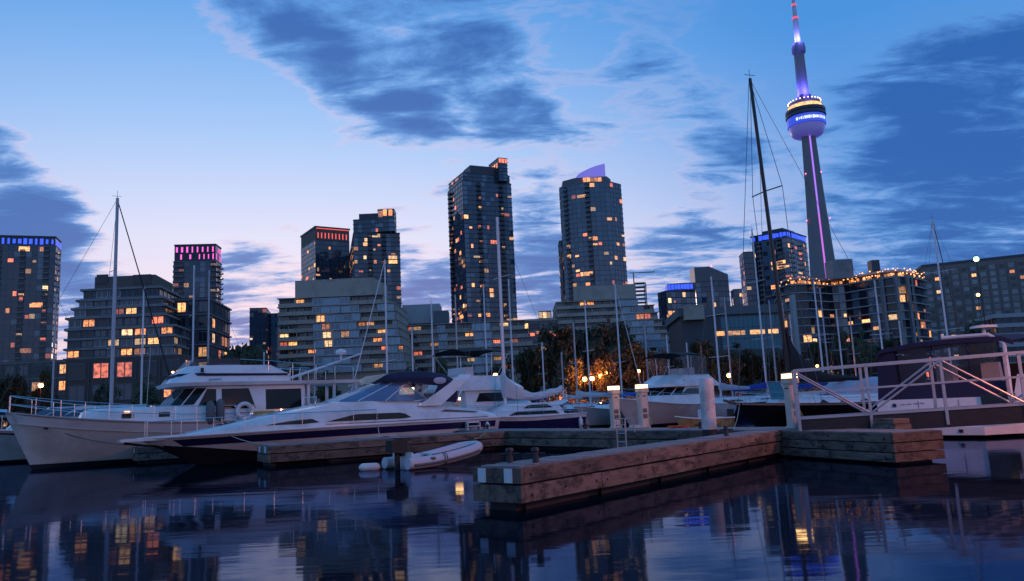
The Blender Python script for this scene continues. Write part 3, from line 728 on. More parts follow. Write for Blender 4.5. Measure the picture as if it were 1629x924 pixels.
# big slab with punched windows
Y = 380; f = foot_box(1474, 1480, 1720, 470, Y, 'L', -8)
x0, x1 = at(1474, 480, Y).x, at(1725, 470, Y-25).x
f = [(x0, Y), (x1, Y-30), (x1+6, Y-10), (x0+6, Y+20)]
b = bld('slab_building', 'broad brown slab hotel with a regular grid of small pale windows', f)
tier(b, f, 0, zat(1600, 410, Y-14), 18, 3.9, mat('hotel_wall', (.21, .165, .145), .85, var=.12, vs=.2), winobj=[WIN_PALE, WIN_PALE, WIN_DARK, WIN_BLK], slab=None, lit=.07, seed=180, winfrac=.55, winw=.55, top=2.4)
MB().prism(loc(b, offset_poly(f, .3)), zat(1600, 410, Y-14)-.5, zat(1600, 408, Y-14)).build('roof', DARKW, b)
Y = 210; f = rect(1586, 1690, 520, Y, 16); b = bld('parking_deck', 'low white open-sided building with dark floor bands at the slab hotel', f)
tier(b, f, 0, zat(1610, 498, Y), 7, 5, DARKW, winobj=WIN_BLK, slab=CONCP, lit=.02, seed=190, slabp=.5, slabh=1.1, winw=.95, winfrac=.7)

# tall communications tower
Y = 944.0; A = at(1308, 432, Y)
b = thing('communications_tower', 'very tall concrete needle tower with violet light strip and ring-shaped pod', 'tower', (A.x, A.y, GZ))
hz = lambda px, py: at(px, py, Y).z-GZ
def yring(rad, z, arm=.55):
    out = []
    for k in range(3):
        a0 = R(-90+60+120*k)
        for d_, rr in ((-.30*arm/.55, 1.0), (.30*arm/.55, 1.0)): out.append((rad*rr*math.cos(a0+d_), rad*rr*math.sin(a0+d_), z))
        a1 = a0+R(60); out.append((rad*.62*math.cos(a1), rad*.62*math.sin(a1), z))
    return out
zp0 = hz(1287, 218)
MB().loft([yring(30, 0), yring(22, zp0*.22), yring(17.2, zp0*.45), yring(12.2, zp0*.75), yring(9.2, zp0+2)]).build('shaft', CONCT, b)
strip = MB()
for i in range(12):
    t0, t1 = .36+.64*i/12, .36+.64*(i+1)/12
    def rad(t):
        pts = [(0, 30), (.22, 22), (.45, 17.2), (.75, 12.2), (1.01, 9.2)]
        for (a, ra), (c, rc) in zip(pts, pts[1:]):
            if t <= c: return ra+(rc-ra)*(t-a)/(c-a)
        return 9.2
    y0, y1 = -rad(t0)*.62-.5, -rad(t1)*.62-.5
    strip.add([(-1.0, y0, zp0*t0), (1.0, y0, zp0*t0), (1.0, y1, zp0*t1), (-1.0, y1, zp0*t1), (-1.0, y0+.6, zp0*t0), (1.0, y0+.6, zp0*t0), (1.0, y1+.6, zp0*t1), (-1.0, y1+.6, zp0*t1)], [(0, 1, 2, 3), (0, 3, 7, 4), (1, 5, 6, 2)])
sm = strip.mesh('light_strip', [emit('strip_pink', (.62, .14, .80), .95, sample=False), emit('strip_violet', (.40, .16, .95), 1.0, sample=False)])
for i, p in enumerate(sm.polygons): p.material_index = 0 if i < 18 else 1
inst('light_strip', sm, b, (0, 0, 0))
zr0, zr1, zb0, zb1, zd1, zd2, ztop = hz(1287, 219), hz(1286, 207), hz(1286, 202), hz(1286, 188), hz(1285, 183), hz(1285, 176), hz(1283, 160)
MB().lathe([(9.5, zr0+.5), (15, zr0+1.2), (18.5, zr0+3.2), (20.6, (zr0+zb0)/2+.6), (21.6, zb0-1.2), (21.9, zb0-.1)], 40).build('radome_ring', emit('radome_painted_glow', (.16, .15, .95), .26, sample=False), b, smooth=True)  # blue-violet light falling on the radome, put into its skin as emission
MB().lathe([(22.0, zb0), (23.2, zb0+.5), (23.2, zb1-.4), (22.6, zb1)], 40).build('led_band', emit('led_blue', (.012, .05, .95), .6, sample=False), b, smooth=True)
lt = MB(); r_ = random.Random(4); an = R(-142)
while an < R(-42):
    wd = r_.uniform(.008, .03)
    hm_ = (zb0+zb1)/2; hh = (zb1-zb0)*.2*r_.uniform(.6, 1)
    if r_.random() < .8:
        c0, c1 = (23.45*math.cos(an), 23.45*math.sin(an)), (23.45*math.cos(an+wd), 23.45*math.sin(an+wd))
        lt.add([(*c0, hm_-hh), (*c1, hm_-hh), (*c1, hm_+hh), (*c0, hm_+hh)], [(0, 1, 2, 3)])
    an += wd+.014
lt.build('scrolling_display', emit('led_white', (.75, .85, 1), 1.6, sample=False), b)
MB().lathe([(22.8, zb1), (24.4, zb1+.8), (24.4, zd1-.3), (23.2, zd1), (23.2, zd1+1.2), (24.2, zd1+1.6), (24.2, zd2-.5), (22, zd2)], 40).build('observation_deck', mat('pod_cladding', (.05, .052, .075), .4, .2, var=.3, vs=.1), b, smooth=True)
zm = (zd2+ztop)/2
MB().lathe([(20.5, zd2), (20.5, zm-1.6)], 40).build('restaurant_windows', emit('restaurant_amber', (1, .48, .15), 1.5, .6, .35, False), b, smooth=True)
MB().lathe([(21.2, zm-1.6), (19.5, zm+.4), (19, ztop-4), (15.5, ztop-3)], 40).build('pod_roof', mat('pod_roof_grey', (.20, .13, .14), .7), b, smooth=True)
pb = MB().ball((0, 0, 0), .75, n=6).mesh('pod_lamp', emit('pod_lamp_amber', (1, .5, .26), 5, sample=False))
for k in range(26): inst('pod_lamp', pb, b, (19.6*math.cos(2*math.pi*k/26), 19.6*math.sin(2*math.pi*k/26), ztop-2.6))
zu0, zu1 = hz(1283, 160), hz(1272, 86)
MB().lathe([(9.5, ztop-3), (9.5, ztop+6), (8.0, ztop+6.2)], 10).build('equipment_collar', DARKW, b)
MB().lathe([(7.4, ztop-3), (6.3, zu1)], 9).build('upper_shaft', CONCT, b)
z5, z6 = zu1, hz(1271, 69)
MB().lathe([(6.2, z5-1), (8.4, z5+1.5), (8.6, (z5+z6)/2), (7.6, z6-1), (5, z6)], 24).build('upper_pod', mat('upper_pod_skin', (.16, .15, .24), .5), b, smooth=True)
ant = MB(); za = z6; rr = 4.0
for i, (ha, ra) in enumerate(((hz(1268, 30), 3.6), (hz(1266, 8), 2.6), (hz(1265, 0)+14, 1.8), (hz(1265, 0)+34, .9))):
    ant.lathe([(ra+.25, za), (ra, ha)], 10); za = ha
ant.build('antenna', mat('antenna_white', (.5, .5, .56), .5), b)
for px_, py_, rr_ in ((1268, 29, 4.0), (1266, 8, 3.0)): MB().lathe([(rr_, hz(px_, py_)-1.2), (rr_, hz(px_, py_)+1.2)], 12).build('red_band', emit('band_red', (1, .05, .12), .9, sample=False), b)
for k, (px_, py_, dx_) in enumerate(((1281, 278, -8.6), (1304, 275, 8.6), (1287, 352, -13), (1315, 348, 13))): MB().ball((dx_*1.12, -5, hz(px_, py_)), .9, n=6).build('beacon', emit('beacon_pink', (1, .12, .3), 4, sample=False), b)
for k in range(3):
    a_ = R(-90+120*k+30*(k > 0))
    plamp('floodlight', b, (16*math.cos(a_), 16*math.sin(a_), ztop+10), 60000, (.12, .10, 1), 2)
    plamp('floodlight', b, (11*math.cos(a_), 11*math.sin(a_), z6+5), 22000, (.22, .2, 1), 1.5)

# ------------------------------------------------------------------ trees
def crown_mesh(seed, rx, rz, mt, clumps=70, leaves=85, size=.34, droop=0.0):
    r = random.Random(seed); v = []; f = []
    for c in range(clumps):
        while True:
            p = Vector((r.uniform(-1, 1), r.uniform(-1, 1), r.uniform(-1, 1)))
            if .35 < p.length < 1: break
        lob = .72+.38*math.sin(p.x*4.1+seed)*math.cos(p.z*3.3+seed*2.1)
        p = Vector((p.x*rx*lob, p.y*rx*lob, p.z*rz*lob)); cr = r.uniform(.10, .24)*rx
        for k in range(leaves):
            d = Vector((r.gauss(0, 1), r.gauss(0, 1), r.gauss(0, .8-0.2*droop)))
            q = p+d*cr*.55
            if droop: q.z -= droop*abs(r.gauss(0, 1))*cr
            s_ = size*r.uniform(.5, 1.25)
            a = Vector((r.gauss(0, 1), r.gauss(0, 1), r.gauss(0, 1))).normalized(); b_ = a.orthogonal().normalized()
            if droop: a = (a+Vector((0, 0, -1.4))).normalized(); b_ = a.orthogonal().normalized()
            o = len(v); v += [q-a*s_, q+b_*s_*.55, q+a*s_, q-b_*s_*.55]; f.append((o, o+1, o+2, o+3))
    me = bpy.data.meshes.new('crown'); me.from_pydata([tuple(x) for x in v], [], f); me.materials.append(mt); return me
CROWNS = [crown_mesh(1, 5, 4.2, LEAF1), crown_mesh(2, 5, 4.6, LEAF2), crown_mesh(3, 5, 4.0, LEAF3), crown_mesh(4, 5, 4.4, LEAF1, 80, 80, .36, 1.4)]
def trunk_mesh(seed):
    r = random.Random(seed); b_ = MB()
    b_.tube([(0, 0, -.3), (.05, .02, 1.5), (-.05, .1, 3.2), (.1, 0, 5)], .34, 7, .14)
    for k in range(6):
        a = 2*math.pi*k/6+r.random(); h = r.uniform(1.9, 3.8); L = r.uniform(2, 3.6)
        b_.tube([(0, .03, h), (L*.5*math.cos(a), L*.5*math.sin(a), h+L*.45), (L*math.cos(a), L*math.sin(a), h+L*1.0)], .13, 5, .04)
    return b_.mesh('trunk', BARK, True)
TRUNKS = [trunk_mesh(7), trunk_mesh(8)]
def tree(label, px, ytop, Y, wpx, var, group=None, name='leafy_tree'):
    top = at(px, ytop, Y); H = top.z-GZ; rad = wpx/2*Y/FPX
    t = thing(name, label, 'tree', (top.x, Y, GZ), rng.uniform(0, 6), group)
    k = H/9.2
    tr = inst('trunk', TRUNKS[var % 2], t, (0, 0, 0), 0, (k, k, k))
    inst('crown', CROWNS[var], t, (0, 0, H-4.2*k*.98), 0, (rad/5, rad/5, k*.98))
    return t
tree('big round willow-like tree left of the beige terraced condominium', 388, 529, 140, 108, 3)
tree('smaller dark tree tucked beside the big round willow-like tree', 346, 552, 146, 50, 0)
GP = 'trees of the dark park clump in front of the right terraced condominium'
for k, (px, yt, Y, wp, va) in enumerate(((845, 544, 132, 76, 0), (880, 522, 128, 92, 1), (925, 508, 134, 112, 0), (972, 516, 130, 104, 1), (1012, 534, 128, 90, 2), (1048, 550, 126, 76, 0), (905, 560, 122, 60, 2), (960, 562, 121, 58, 0))):
    tree(('dark park tree at the end of the clump under the lit rooftop room', 'rounded park tree rising just beside the lit rooftop room block', 'tallest broad tree of the dark park clump, above the orange lamps', 'second tallest park tree, under the middle of the right terraced condominium', 'lighter green park tree before the solariums of the right terraced condominium', 'low park tree where the clump ends towards the glass hall', 'low green tree at the front of the park clump, next to the orange lamps', 'low dark tree lit orange from below by the lamp cluster')[k], px, yt, Y, wp, va, GP)
GQ = 'dark trees along the front of the teal glass hall'
for k, (px, yt, Y, wp, va) in enumerate(((1112, 544, 128, 70, 1), (1150, 550, 126, 70, 0), (1190, 546, 130, 74, 2), (1232, 550, 127, 64, 0))):
    tree(('olive tree before the concrete side block of the glass hall', 'dark tree behind the lone bright orange globe lamp', 'greener tree before the middle teal panels of the glass hall', 'dark tree at the gap between glass hall and wavy condominium')[k], px, yt, Y, wp, va, GQ)
GW = 'small trees along the foot of the wavy condominium'
for k, (px, yt, Y, wp, va) in enumerate(((1300, 532, 134, 46, 0), (1338, 528, 138, 44, 1), (1372, 524, 134, 46, 2), (1412, 528, 138, 52, 0))):
    tree(('small dark tree at the end fin of the wavy condominium', 'small olive tree before the recessed bend of the wavy condominium', 'small green tree next to the bend of the wavy condominium', 'small dark tree under the piers of the wavy condominium')[k], px, yt, Y, wp, va, GW)
tree('dark bushy tree in front of the slab hotel', 1552, 512, 130, 60, 1)
GL = 'low dark trees along the shore below the blue-crowned tower'
for k, (px, yt, wp) in enumerate(((20, 585, 60), (72, 590, 40), (232, 596, 46), (170, 600, 40), (-20, 580, 50))):
    tree(('low dark tree below the blue-crowned tower', 'low olive tree right beside the single orange shore lamp', 'low green tree under the side wing next to the brick block', 'low dark tree at the middle of the brick base windows', 'low olive tree at the far end of the brown podium')[k], px, yt, 126+3*k, wp, k % 3, GL)
GM = 'small trees along the foot of the low terrace'
for k, (px, yt, wp) in enumerate(((655, 575, 40), (700, 572, 44), (745, 580, 44), (790, 572, 40), (470, 580, 50), (520, 590, 44))):
    tree(('small tree where the beige condominium meets the low terrace', 'small olive tree below the stair house of the low terrace', 'small green tree at the foot of the tallest dark tower', 'small dark tree next to the lamp by the white mast', 'small tree at the corner of the beige condominium beside the willow-like tree', 'small green tree under the solariums of the beige condominium')[k], px, yt, 132+2*k, wp, k % 3, GM)
r_ = random.Random(77); v_ = []; f_ = []
for k in range(9000):
    x = r_.uniform(-95, 110); zc = r_.random()
    s_ = r_.uniform(.15, .4); q_ = Vector((x, SHORE+3+r_.gauss(0, .7), GZ+zc*(1.5+.9*math.sin(x*.35)+.5*math.sin(x*.9+1))))
    a_ = Vector((r_.gauss(0, 1), r_.gauss(0, 1), r_.gauss(0, 1))).normalized(); b_ = a_.orthogonal().normalized(); o_ = len(v_)
    v_ += [tuple(q_-a_*s_), tuple(q_+b_*s_*.6), tuple(q_+a_*s_), tuple(q_-b_*s_*.6)]; f_.append((o_, o_+1, o_+2, o_+3))
hd_ = MB(); hd_.v = v_; hd_.f = f_
tag(hd_.build('shore_hedge', LEAF1), 'low continuous dark hedge growing along the far shore', 'hedge', kind='stuff')

# ------------------------------------------------------------------ shore lamps
def shore_lamp(label, px, py, Y, power, c=(1, .17, .03), mt=STREETB, r=.36, group=None):
    p = at(px, py, Y)
    gz = GZ if Y > SHORE else .0
    t = thing('shore_lamp', label, 'street lamp', (p.x, p.y, gz), 0, group)
    MB().tube([(0, 0, -.3), (0, 0, p.z-gz-r)], .09, 6, .06).build('post', STEELD, t)
    MB().ball((0, 0, p.z-gz), r, n=10).build('globe', mt, t, smooth=True)
    MB().lathe([(r*.5, p.z-gz+r*.8), (r*.9, p.z-gz+r*.85), (.04, p.z-gz+r*1.5)], 8).build('cap', STEELD, t)
    if power: plamp('lamp_light', t, (0, -.5, p.z-gz-.1), power, c, .3)
shore_lamp('single orange globe lamp at the foot of the brick block on the left shore', 65, 613, SHORE+4, 500)
shore_lamp('orange globe lamp showing beside the white sailboat mast', 788, 597, SHORE+3, 300)
GS = 'cluster of orange globe lamps before the park trees'
for px, py, Y in ((942, 602, SHORE+3), (956, 598, SHORE+4), (968, 592, SHORE+5), (930, 603, SHORE+5)):
    shore_lamp({942: 'brightest orange globe lamp of the cluster before the park trees', 956: 'middle orange globe lamp of the cluster before the park trees', 968: 'orange globe lamp standing highest in the cluster before the park trees', 930: 'orange globe lamp at the open water side of the cluster before the park trees'}[px], px, py, Y, 2300, group=GS)
shore_lamp('orange lamp half hidden behind the convertible cruiser flybridge', 1016, 590, SHORE+4, 1800, r=.25)
shore_lamp('lone bright orange globe lamp between the masts before the glass hall', 1160, 597, SHORE+2, 700)
shore_lamp('small orange lamp low behind the black sail bundle', 1300, 582, SHORE+3, 500, r=.2)
for px, py in ((275, 592), (482, 594)): shore_lamp('small orange globe lamp before the dark side wing' if px < 300 else 'small orange globe lamp before the beige terraced condominium', px, py, SHORE+5, 60, r=.17, group='small orange lamps on the left shore')
shore_lamp('small orange globe lamp halfway up against the slab hotel', 1556, 469, 150, 0, r=.3)
shore_lamp('very tall pole with a green-tinged floodlight on top', 1553, 412, 140, 0, mt=emit('green_flood', (.45, 1, .35), 8), r=.45)

# promenade lamps on the quay that the gangway climbs to
for k, (x, y, h) in enumerate(((19, 12.5, 6.0), (17.5, -4, 6.0))):
    t = thing('promenade_lamp', ('tall sodium street lamp at the head of the gangway', 'tall sodium street lamp on the promenade, a lamp spacing away from the gangway')[k], 'street lamp', (x, y, 1.75), 0, 'promenade lamps')
    MB().tube([(0, 0, -.1), (0, 0, h)], .1, 8, .06).build('post', STEELD, t)
    MB().lathe([(.12, h), (.3, h+.1), (.3, h+.32), (.05, h+.42)], 10).build('lantern', STREETB, t)
    plamp('lamp_light', t, (-.5, 0, h-.2), (3600, 1900)[k], (1, .27, .14), .35)

# ------------------------------------------------------------------ docks
PLANK = MB()
def chamf_box():
    b_ = MB(); c = .04
    prof = [(-.5, -.5+c), (-.5+c*.3, -.5), (.5-c*.3, -.5), (.5, -.5+c), (.5, .5-c), (.5-c*.3, .5), (-.5+c*.3, .5), (-.5, .5-c)]
    b_.loft([[(-.5, y, z) for y, z in prof], [(.5, y, z) for y, z in prof]])
    return b_
FASM = chamf_box().mesh('fascia_plank', WOODS); BOARDM = chamf_box().mesh('deck_board', WOODD); FLOATME = MB().box((0, 0, 0), (1, 1, 1)).mesh('float', FLOATM)
DT = .72
b_ = MB(); b_.lathe([(.028, -.012), (.028, .004), (.012, .014)], 8); b_.v = [(x, z*-1, y) for x, y, z in b_.v]; BOLTM = b_.mesh('bolt', STEELD)
def dock(label, A, B, width, side=1, courses=((.45, .70), (.14, .42)), ends=(True, False), plank=3.6, boards=True, name='floating_dock', bw=.19, seed=1):
    """A, B run along the edge facing the camera; the deck lies on the side +1 (left of A>B) or -1"""
    A, B = Vector((A[0], A[1])), Vector((B[0], B[1])); d = B-A; L = d.length; u = d/L
    r = random.Random(seed)
    t = thing(name, label, 'dock', (A.x, A.y, 0), math.atan2(u.y, u.x))
    w = width*side; cy = w/2
    n = max(1, round(L/plank)); pl_ = L/n
    for yy, so in ((0, -1), (w, 1)):
        for ci, (z0, z1) in enumerate(courses):
            xs = 0.0; k = 0
            while xs < L-.05:
                pw = min(pl_*(1 if (ci % 2 == 0 or k) else .6), L-xs)
                inst('fascia_plank', FASM, t, (xs+pw/2, yy-math.copysign(.05, w)*(1 if yy == 0 else -1)+r.uniform(-.006, .006), (z0+z1)/2+r.uniform(-.004, .004)), r.uniform(-.001, .001), (pw-.012, .09, z1-z0-.004))
                if yy == 0:
                    for bx_ in (.18, pw*.5, pw-.18): inst('bolt', BOLTM, t, (xs+bx_, -math.copysign(.10, w), (z0+z1)/2+r.uniform(-.03, .03)), 0)
                xs += pw; k += 1
    for on, xx in zip(ends, (-.05, L+.05)):
        if on:
            for z0, z1 in courses: inst('fascia_plank', FASM, t, (xx, cy, (z0+z1)/2), math.pi/2, (abs(w)+.2, .09, z1-z0-.006))
    if boards:
        k = 0; x = 0.0
        while x < L:
            b_ = min(bw, L-x+.01)
            inst('deck_board', BOARDM, t, (x+b_/2, cy, DT-.02+r.uniform(-.005, .005)), math.pi/2+r.uniform(-.004, .004), (abs(w)-.01, b_-.012, .05)); x += bw
    nf = max(1, round(L/2.4))
    for k in range(nf):
        inst('float', FLOATME, t, (L*(k+.5)/nf, cy, .06), 0, (L/nf*.8, abs(w)*.8, .62))
    MB().box((L/2, cy, .33), (L-.1, abs(w)-.3, .66)).build('frame', FLOATM, t)  # deck frame, run down as one black box to give the shade underneath
    return t, u, L
def v2(p): return (p.x, p.y)
NA, NB = gp(826, 742, DT), gp(1240, 684, DT)
near, nu, nL = dock('nearest timber finger dock with two white plates on its end', NA, NB, .86, 1, seed=3)
for yy in (.16, .74):
    MB().box((-.105, yy, .575), (.016, .17, .23)).build('white_plate', PLATEW, near)
WA, WB = NB, gp(835, 685, DT)
wd = (Vector(v2(WB))-Vector(v2(WA))).normalized(); WE = Vector(v2(WA))+wd*24
walk, wu, wL = dock('long timber walkway dock running back behind the near finger', WA, WE, 1.7, -1, ends=(False, True), seed=5)
LE = gp(1420, 688, DT)
land, lu, lL = dock('landing dock of stacked timbers at the foot of the gangway', LE, NB, 1.25, -1, courses=((.50, .71), (.28, .48), (.06, .26)), ends=(True, False), seed=7)
LA = gp(430, 709, DT); LB = LA+Vector((.86, .51, 0))*9.6
lfin, _, _ = dock('timber finger dock alongside the purple striped cruiser, white plates on its end', LA, LB, 1.5, 1, seed=9)
for yy in (.32, 1.2): MB().box((-.105, yy, .575), (.016, .24, .22)).build('white_plate', PLATEW, lfin)
SA = Vector(v2(gp(226, 711, DT)))+Vector((-.3, .4))
sfin, _, _ = dock('dark short finger dock between the two white motor cruisers', SA, SA+Vector((.8, .6))*9, .8, 1, seed=11)
MB().box((-.105, .55, .57), (.016, .16, .22)).build('white_plate', PLATEW, sfin)

def dock_cleat(label, p, h=.26, group='short mooring posts on the docks'):
    t = thing('mooring_post', label, 'mooring post', (p[0], p[1], DT), 0, group)
    MB().lathe([(.07, -.01), (.06, .02), (.05, h-.06), (.075, h-.05), (.06, h)], 10).build('post', STEELD, t, smooth=True)
    MB().tube([(-.17, 0, h*.6), (.17, 0, h*.6)], .025, 6).build('crossbar', STEELD, t)
nv = Vector((-nu.y, nu.x)); NA2 = Vector(v2(NA))
for s_, o_ in ((.55, .66), (.62, .14), (8.6, .3)):
    p_ = NA2+nu*s_+nv*o_; dock_cleat({.55: 'short mooring post at the near dock end, on the edge towards the dinghy', .62: 'short mooring post at the near dock end, on the edge with the bolted planks', 8.6: 'short mooring post on the near finger beside the white pile'}[s_], p_, group='mooring posts on the near finger dock')
for px in (742, 926, 1110, 770): p_ = gp(px, 683, DT); p_ = Vector(v2(p_))+Vector((.15, .25)); dock_cleat({742: 'mooring post beside the small white boarding step', 926: 'mooring post on the walkway between bundled-sail boat and ladder pedestal', 1110: 'mooring post on the walkway close to the white pile', 770: 'mooring post where the dinghy line is tied'}[px], p_, .22, 'mooring posts along the back walkway')

PEDG = 'lit service pedestals'
def pedestal(label, p, rz=0.0, h=1.56):
    t = thing('service_pedestal', label, 'pedestal lamp', (p[0], p[1], DT), rz)
    k = .17
    ring = lambda s, z: [(x*s, y*s, z) for x, y in ((-k, -k*.7), (-k*.7, -k), (k*.7, -k), (k, -k*.7), (k, k*.7), (k*.7, k), (-k*.7, k), (-k, k*.7))]
    MB().loft([ring(1.15, 0), ring(1.15, .06), ring(.95, .07), ring(.95, h-.3)]).build('post', PEDM, t)
    MB().loft([ring(1.15, h-.3), ring(1.2, h-.27), ring(1.2, h-.14), ring(1.12, h-.13)]).build('head', PEDM, t)
    MB().loft([ring(1.05, h-.13), ring(1.05, h-.02)]).build('light', PEDL, t)
    MB().loft([ring(1.2, h-.02), ring(1.1, h+.02)]).build('cap', PEDM, t)
    for z in (.42, .62): MB().box((-.02, -k*.96, z), (.16, .03, .15)).build('socket', RUBGREY, t)
    MB().torus((0, 0, h-.42), k*1.0, .018, 14, 5).build('cable', RUBBER, t)
    MB().tube([(.1, -k, .5), (.16, -k-.1, .2), (.05, -k-.16, .03), (-.3, -k-.2, .02)], .014, 5).build('power_cord', ROPEY, t)
    return t
pedestal('lit cream service pedestal at the foot of the gangway rail', gp(1264, 681, DT), .4)
pedestal('lit cream service pedestal beside the metal ladder', gp(980, 681.5, DT), .3)
pedestal('lit cream service pedestal with coiled white hose and tyre at its foot', gp(1025, 680.5, DT), .35)
pedestal('lit service pedestal standing behind the stern of the purple striped cruiser', gp(728, 682, DT), .2)

t = thing('mooring_pile', 'thick round white mooring pile behind the near finger', 'pile', (5.58, 22.97, 0))
MB().lathe([(.215, -2.2), (.21, 1.2), (.215, 2.24), (.2, 2.26)], 20).build('shaft', PILEW, t, smooth=True)
MB().lathe([(.222, .55), (.222, .78)], 20).build('collar', RUBBER, t)

t = thing('dock_ladder', 'aluminium ladder hooked over the walkway edge', 'ladder', (*v2(gp(994, 687, DT)), DT), math.atan2(wu.y, wu.x))
for x in (-.2, .2):
    MB().tube([(x, .5, -.1), (x, .5, .42), (x, .12, .46), (x, .10, -1.1)] if False else [(x, -.25, -.02), (x, -.22, .42), (x, .14, .42), (x, .16, .2), (x, .16, -1.0)], .024, 6).build('rail', ALU, t)
for k in range(5): MB().tube([(-.2, .16, -.85+.27*k), (.2, .16, -.85+.27*k)], .02, 6).build('rung', ALU, t)
p_ = gp(1019, 692, .45); Mx = Matrix.Rotation(math.atan2(wu.y, wu.x), 3, 'Z') @ Matrix.Rotation(R(90), 3, 'X')
t = thing('tyre_fender', 'old black tyre hung on the walkway edge as fender', 'tyre', (p_.x, p_.y, .42))
MB().torus((-wu.y*.0-.05, -.09, 0), .25, .085, 22, 8, Mx).build('tyre', RUBBER, t, smooth=True)
MB().tube([(-.05, -.09, .3), (.02, .05, .33)], .02, 5).build('hanger_rope', ROPEW, t)
p_ = gp(1012, 681, DT); cr_ = MB()
for k in range(3): cr_.torus((0, 0, .03+.035*k), .27-.02*k, .02, 18, 5)
cr_.tube([(.26, 0, .05), (.4, .1, .12), (.45, .3, .5), (.5, .4, .75)], .02, 5)
o_ = cr_.build('coiled_hose', ROPEW, loc=(p_.x, p_.y, DT)); tag(o_, 'white coiled water hose at the foot of a pedestal', 'hose')
p_ = gp(1080, 681, DT); cr_ = MB()
r_ = random.Random(5); cr_.tube([(r_.uniform(-.4, .4), r_.uniform(-.15, .15), .02+r_.uniform(0, .06)) for k in range(14)], .018, 5)
tag(cr_.build('orange_rope', ORANGEP, loc=(p_.x, p_.y, DT)), 'tangled orange line lying on the walkway', 'rope')
p_ = gp(770, 681, DT); q = MB()
t = thing('boarding_step', 'small white plastic boarding step on the dock by the cruiser stern', 'step', (*v2(gp(752, 684, DT)), DT), .3)
MB().box((0, 0, .36), (.55, .4, .05)).build('tread', WHITE, t); MB().box((0, -.2, .18), (.6, .25, .04)).build('tread', WHITE, t)
for x in (-.28, .28): MB().box((x, -.05, .18), (.04, .5, .34)).build('side', WHITE, t)

# gangway
g0, g2 = gp(1273, 680, .8), gp(1508, 672, .8)
G0 = Vector(v2(g0)); gd = Vector(v2(g2))-G0; sp = gd.length/2; gu = gd.normalized()
t = thing('gangway', 'sloping aluminium truss gangway with handrails reaching the landing dock', 'gangway', (G0.x, G0.y, 0), math.atan2(gu.y, gu.x))
GN = 5; GL_ = sp*GN
zt_ = lambda x: 2.34+.05*x/sp; zm_ = lambda x: 1.73+.05*x/sp; zb2 = lambda x: 1.0+.05*x/sp
for side in (0, 1.15):
    nm = 'near' if side == 0 else 'far'
    for k in range(GN+1):
        x = k*sp
        MB().box((x, side, (zt_(x)+zb2(x)-.36)/2), (.07, .055, zt_(x)-zb2(x)+.34)).build('post', ALU, t)
    for fz, hh, bm in ((zt_, .06, 'top_rail'), (zm_, .05, 'mid_rail')):
        MB().loft([[(x, side-.04-.02, fz(x)-hh), (x, side+.02, fz(x)-hh), (x, side+.02, fz(x)), (x, side-.06, fz(x))] for x in (-.03, GL_)]).build(bm, ALU, t)
    MB().loft([[(x, side+.01, zb2(x)-.42), (x, side+.10, zb2(x)-.42), (x, side+.10, zb2(x)), (x, side+.01, zb2(x))] for x in (.02, GL_)]).build('side_beam', STEELD, t)
    MB().loft([[(x, side-.02, zb2(x)+.005), (x, side+.12, zb2(x)+.005), (x, side+.12, zb2(x)+.05), (x, side-.02, zb2(x)+.05)] for x in (.02, GL_)]).build('beam_cap', ALU, t)
    for k in range(GN):
        x0, x1 = k*sp+.04, (k+1)*sp-.04
        za, zb3 = (zt_(x0)-.1, zb2(x1)+.08) if k % 2 == 0 else (zb2(x0)+.08, zt_(x1)-.1)
        MB().tube([(x0, side-.045, za), (x1, side-.045, zb3)], .028, 6).build('brace', ALU, t)
gm = chamf_box().mesh('tread_board', WOODD)
k = 0
while k*.2 < GL_-.2:
    inst('tread_board', gm, t, (k*.2+.12, .6, zb2(k*.2)-.1), math.pi/2, (.98, .185, .04)); k += 1
st = thing('step_block', 'rough timber step block under the gangway on the landing dock', 'block', (*v2(gp(1406, 683, DT)), DT), math.atan2(lu.y, lu.x))
for k in range(2): inst('timber', FASM, st, (.1, -.35, .06+.13*k), 0, (.75-.08*k, .5, .12))

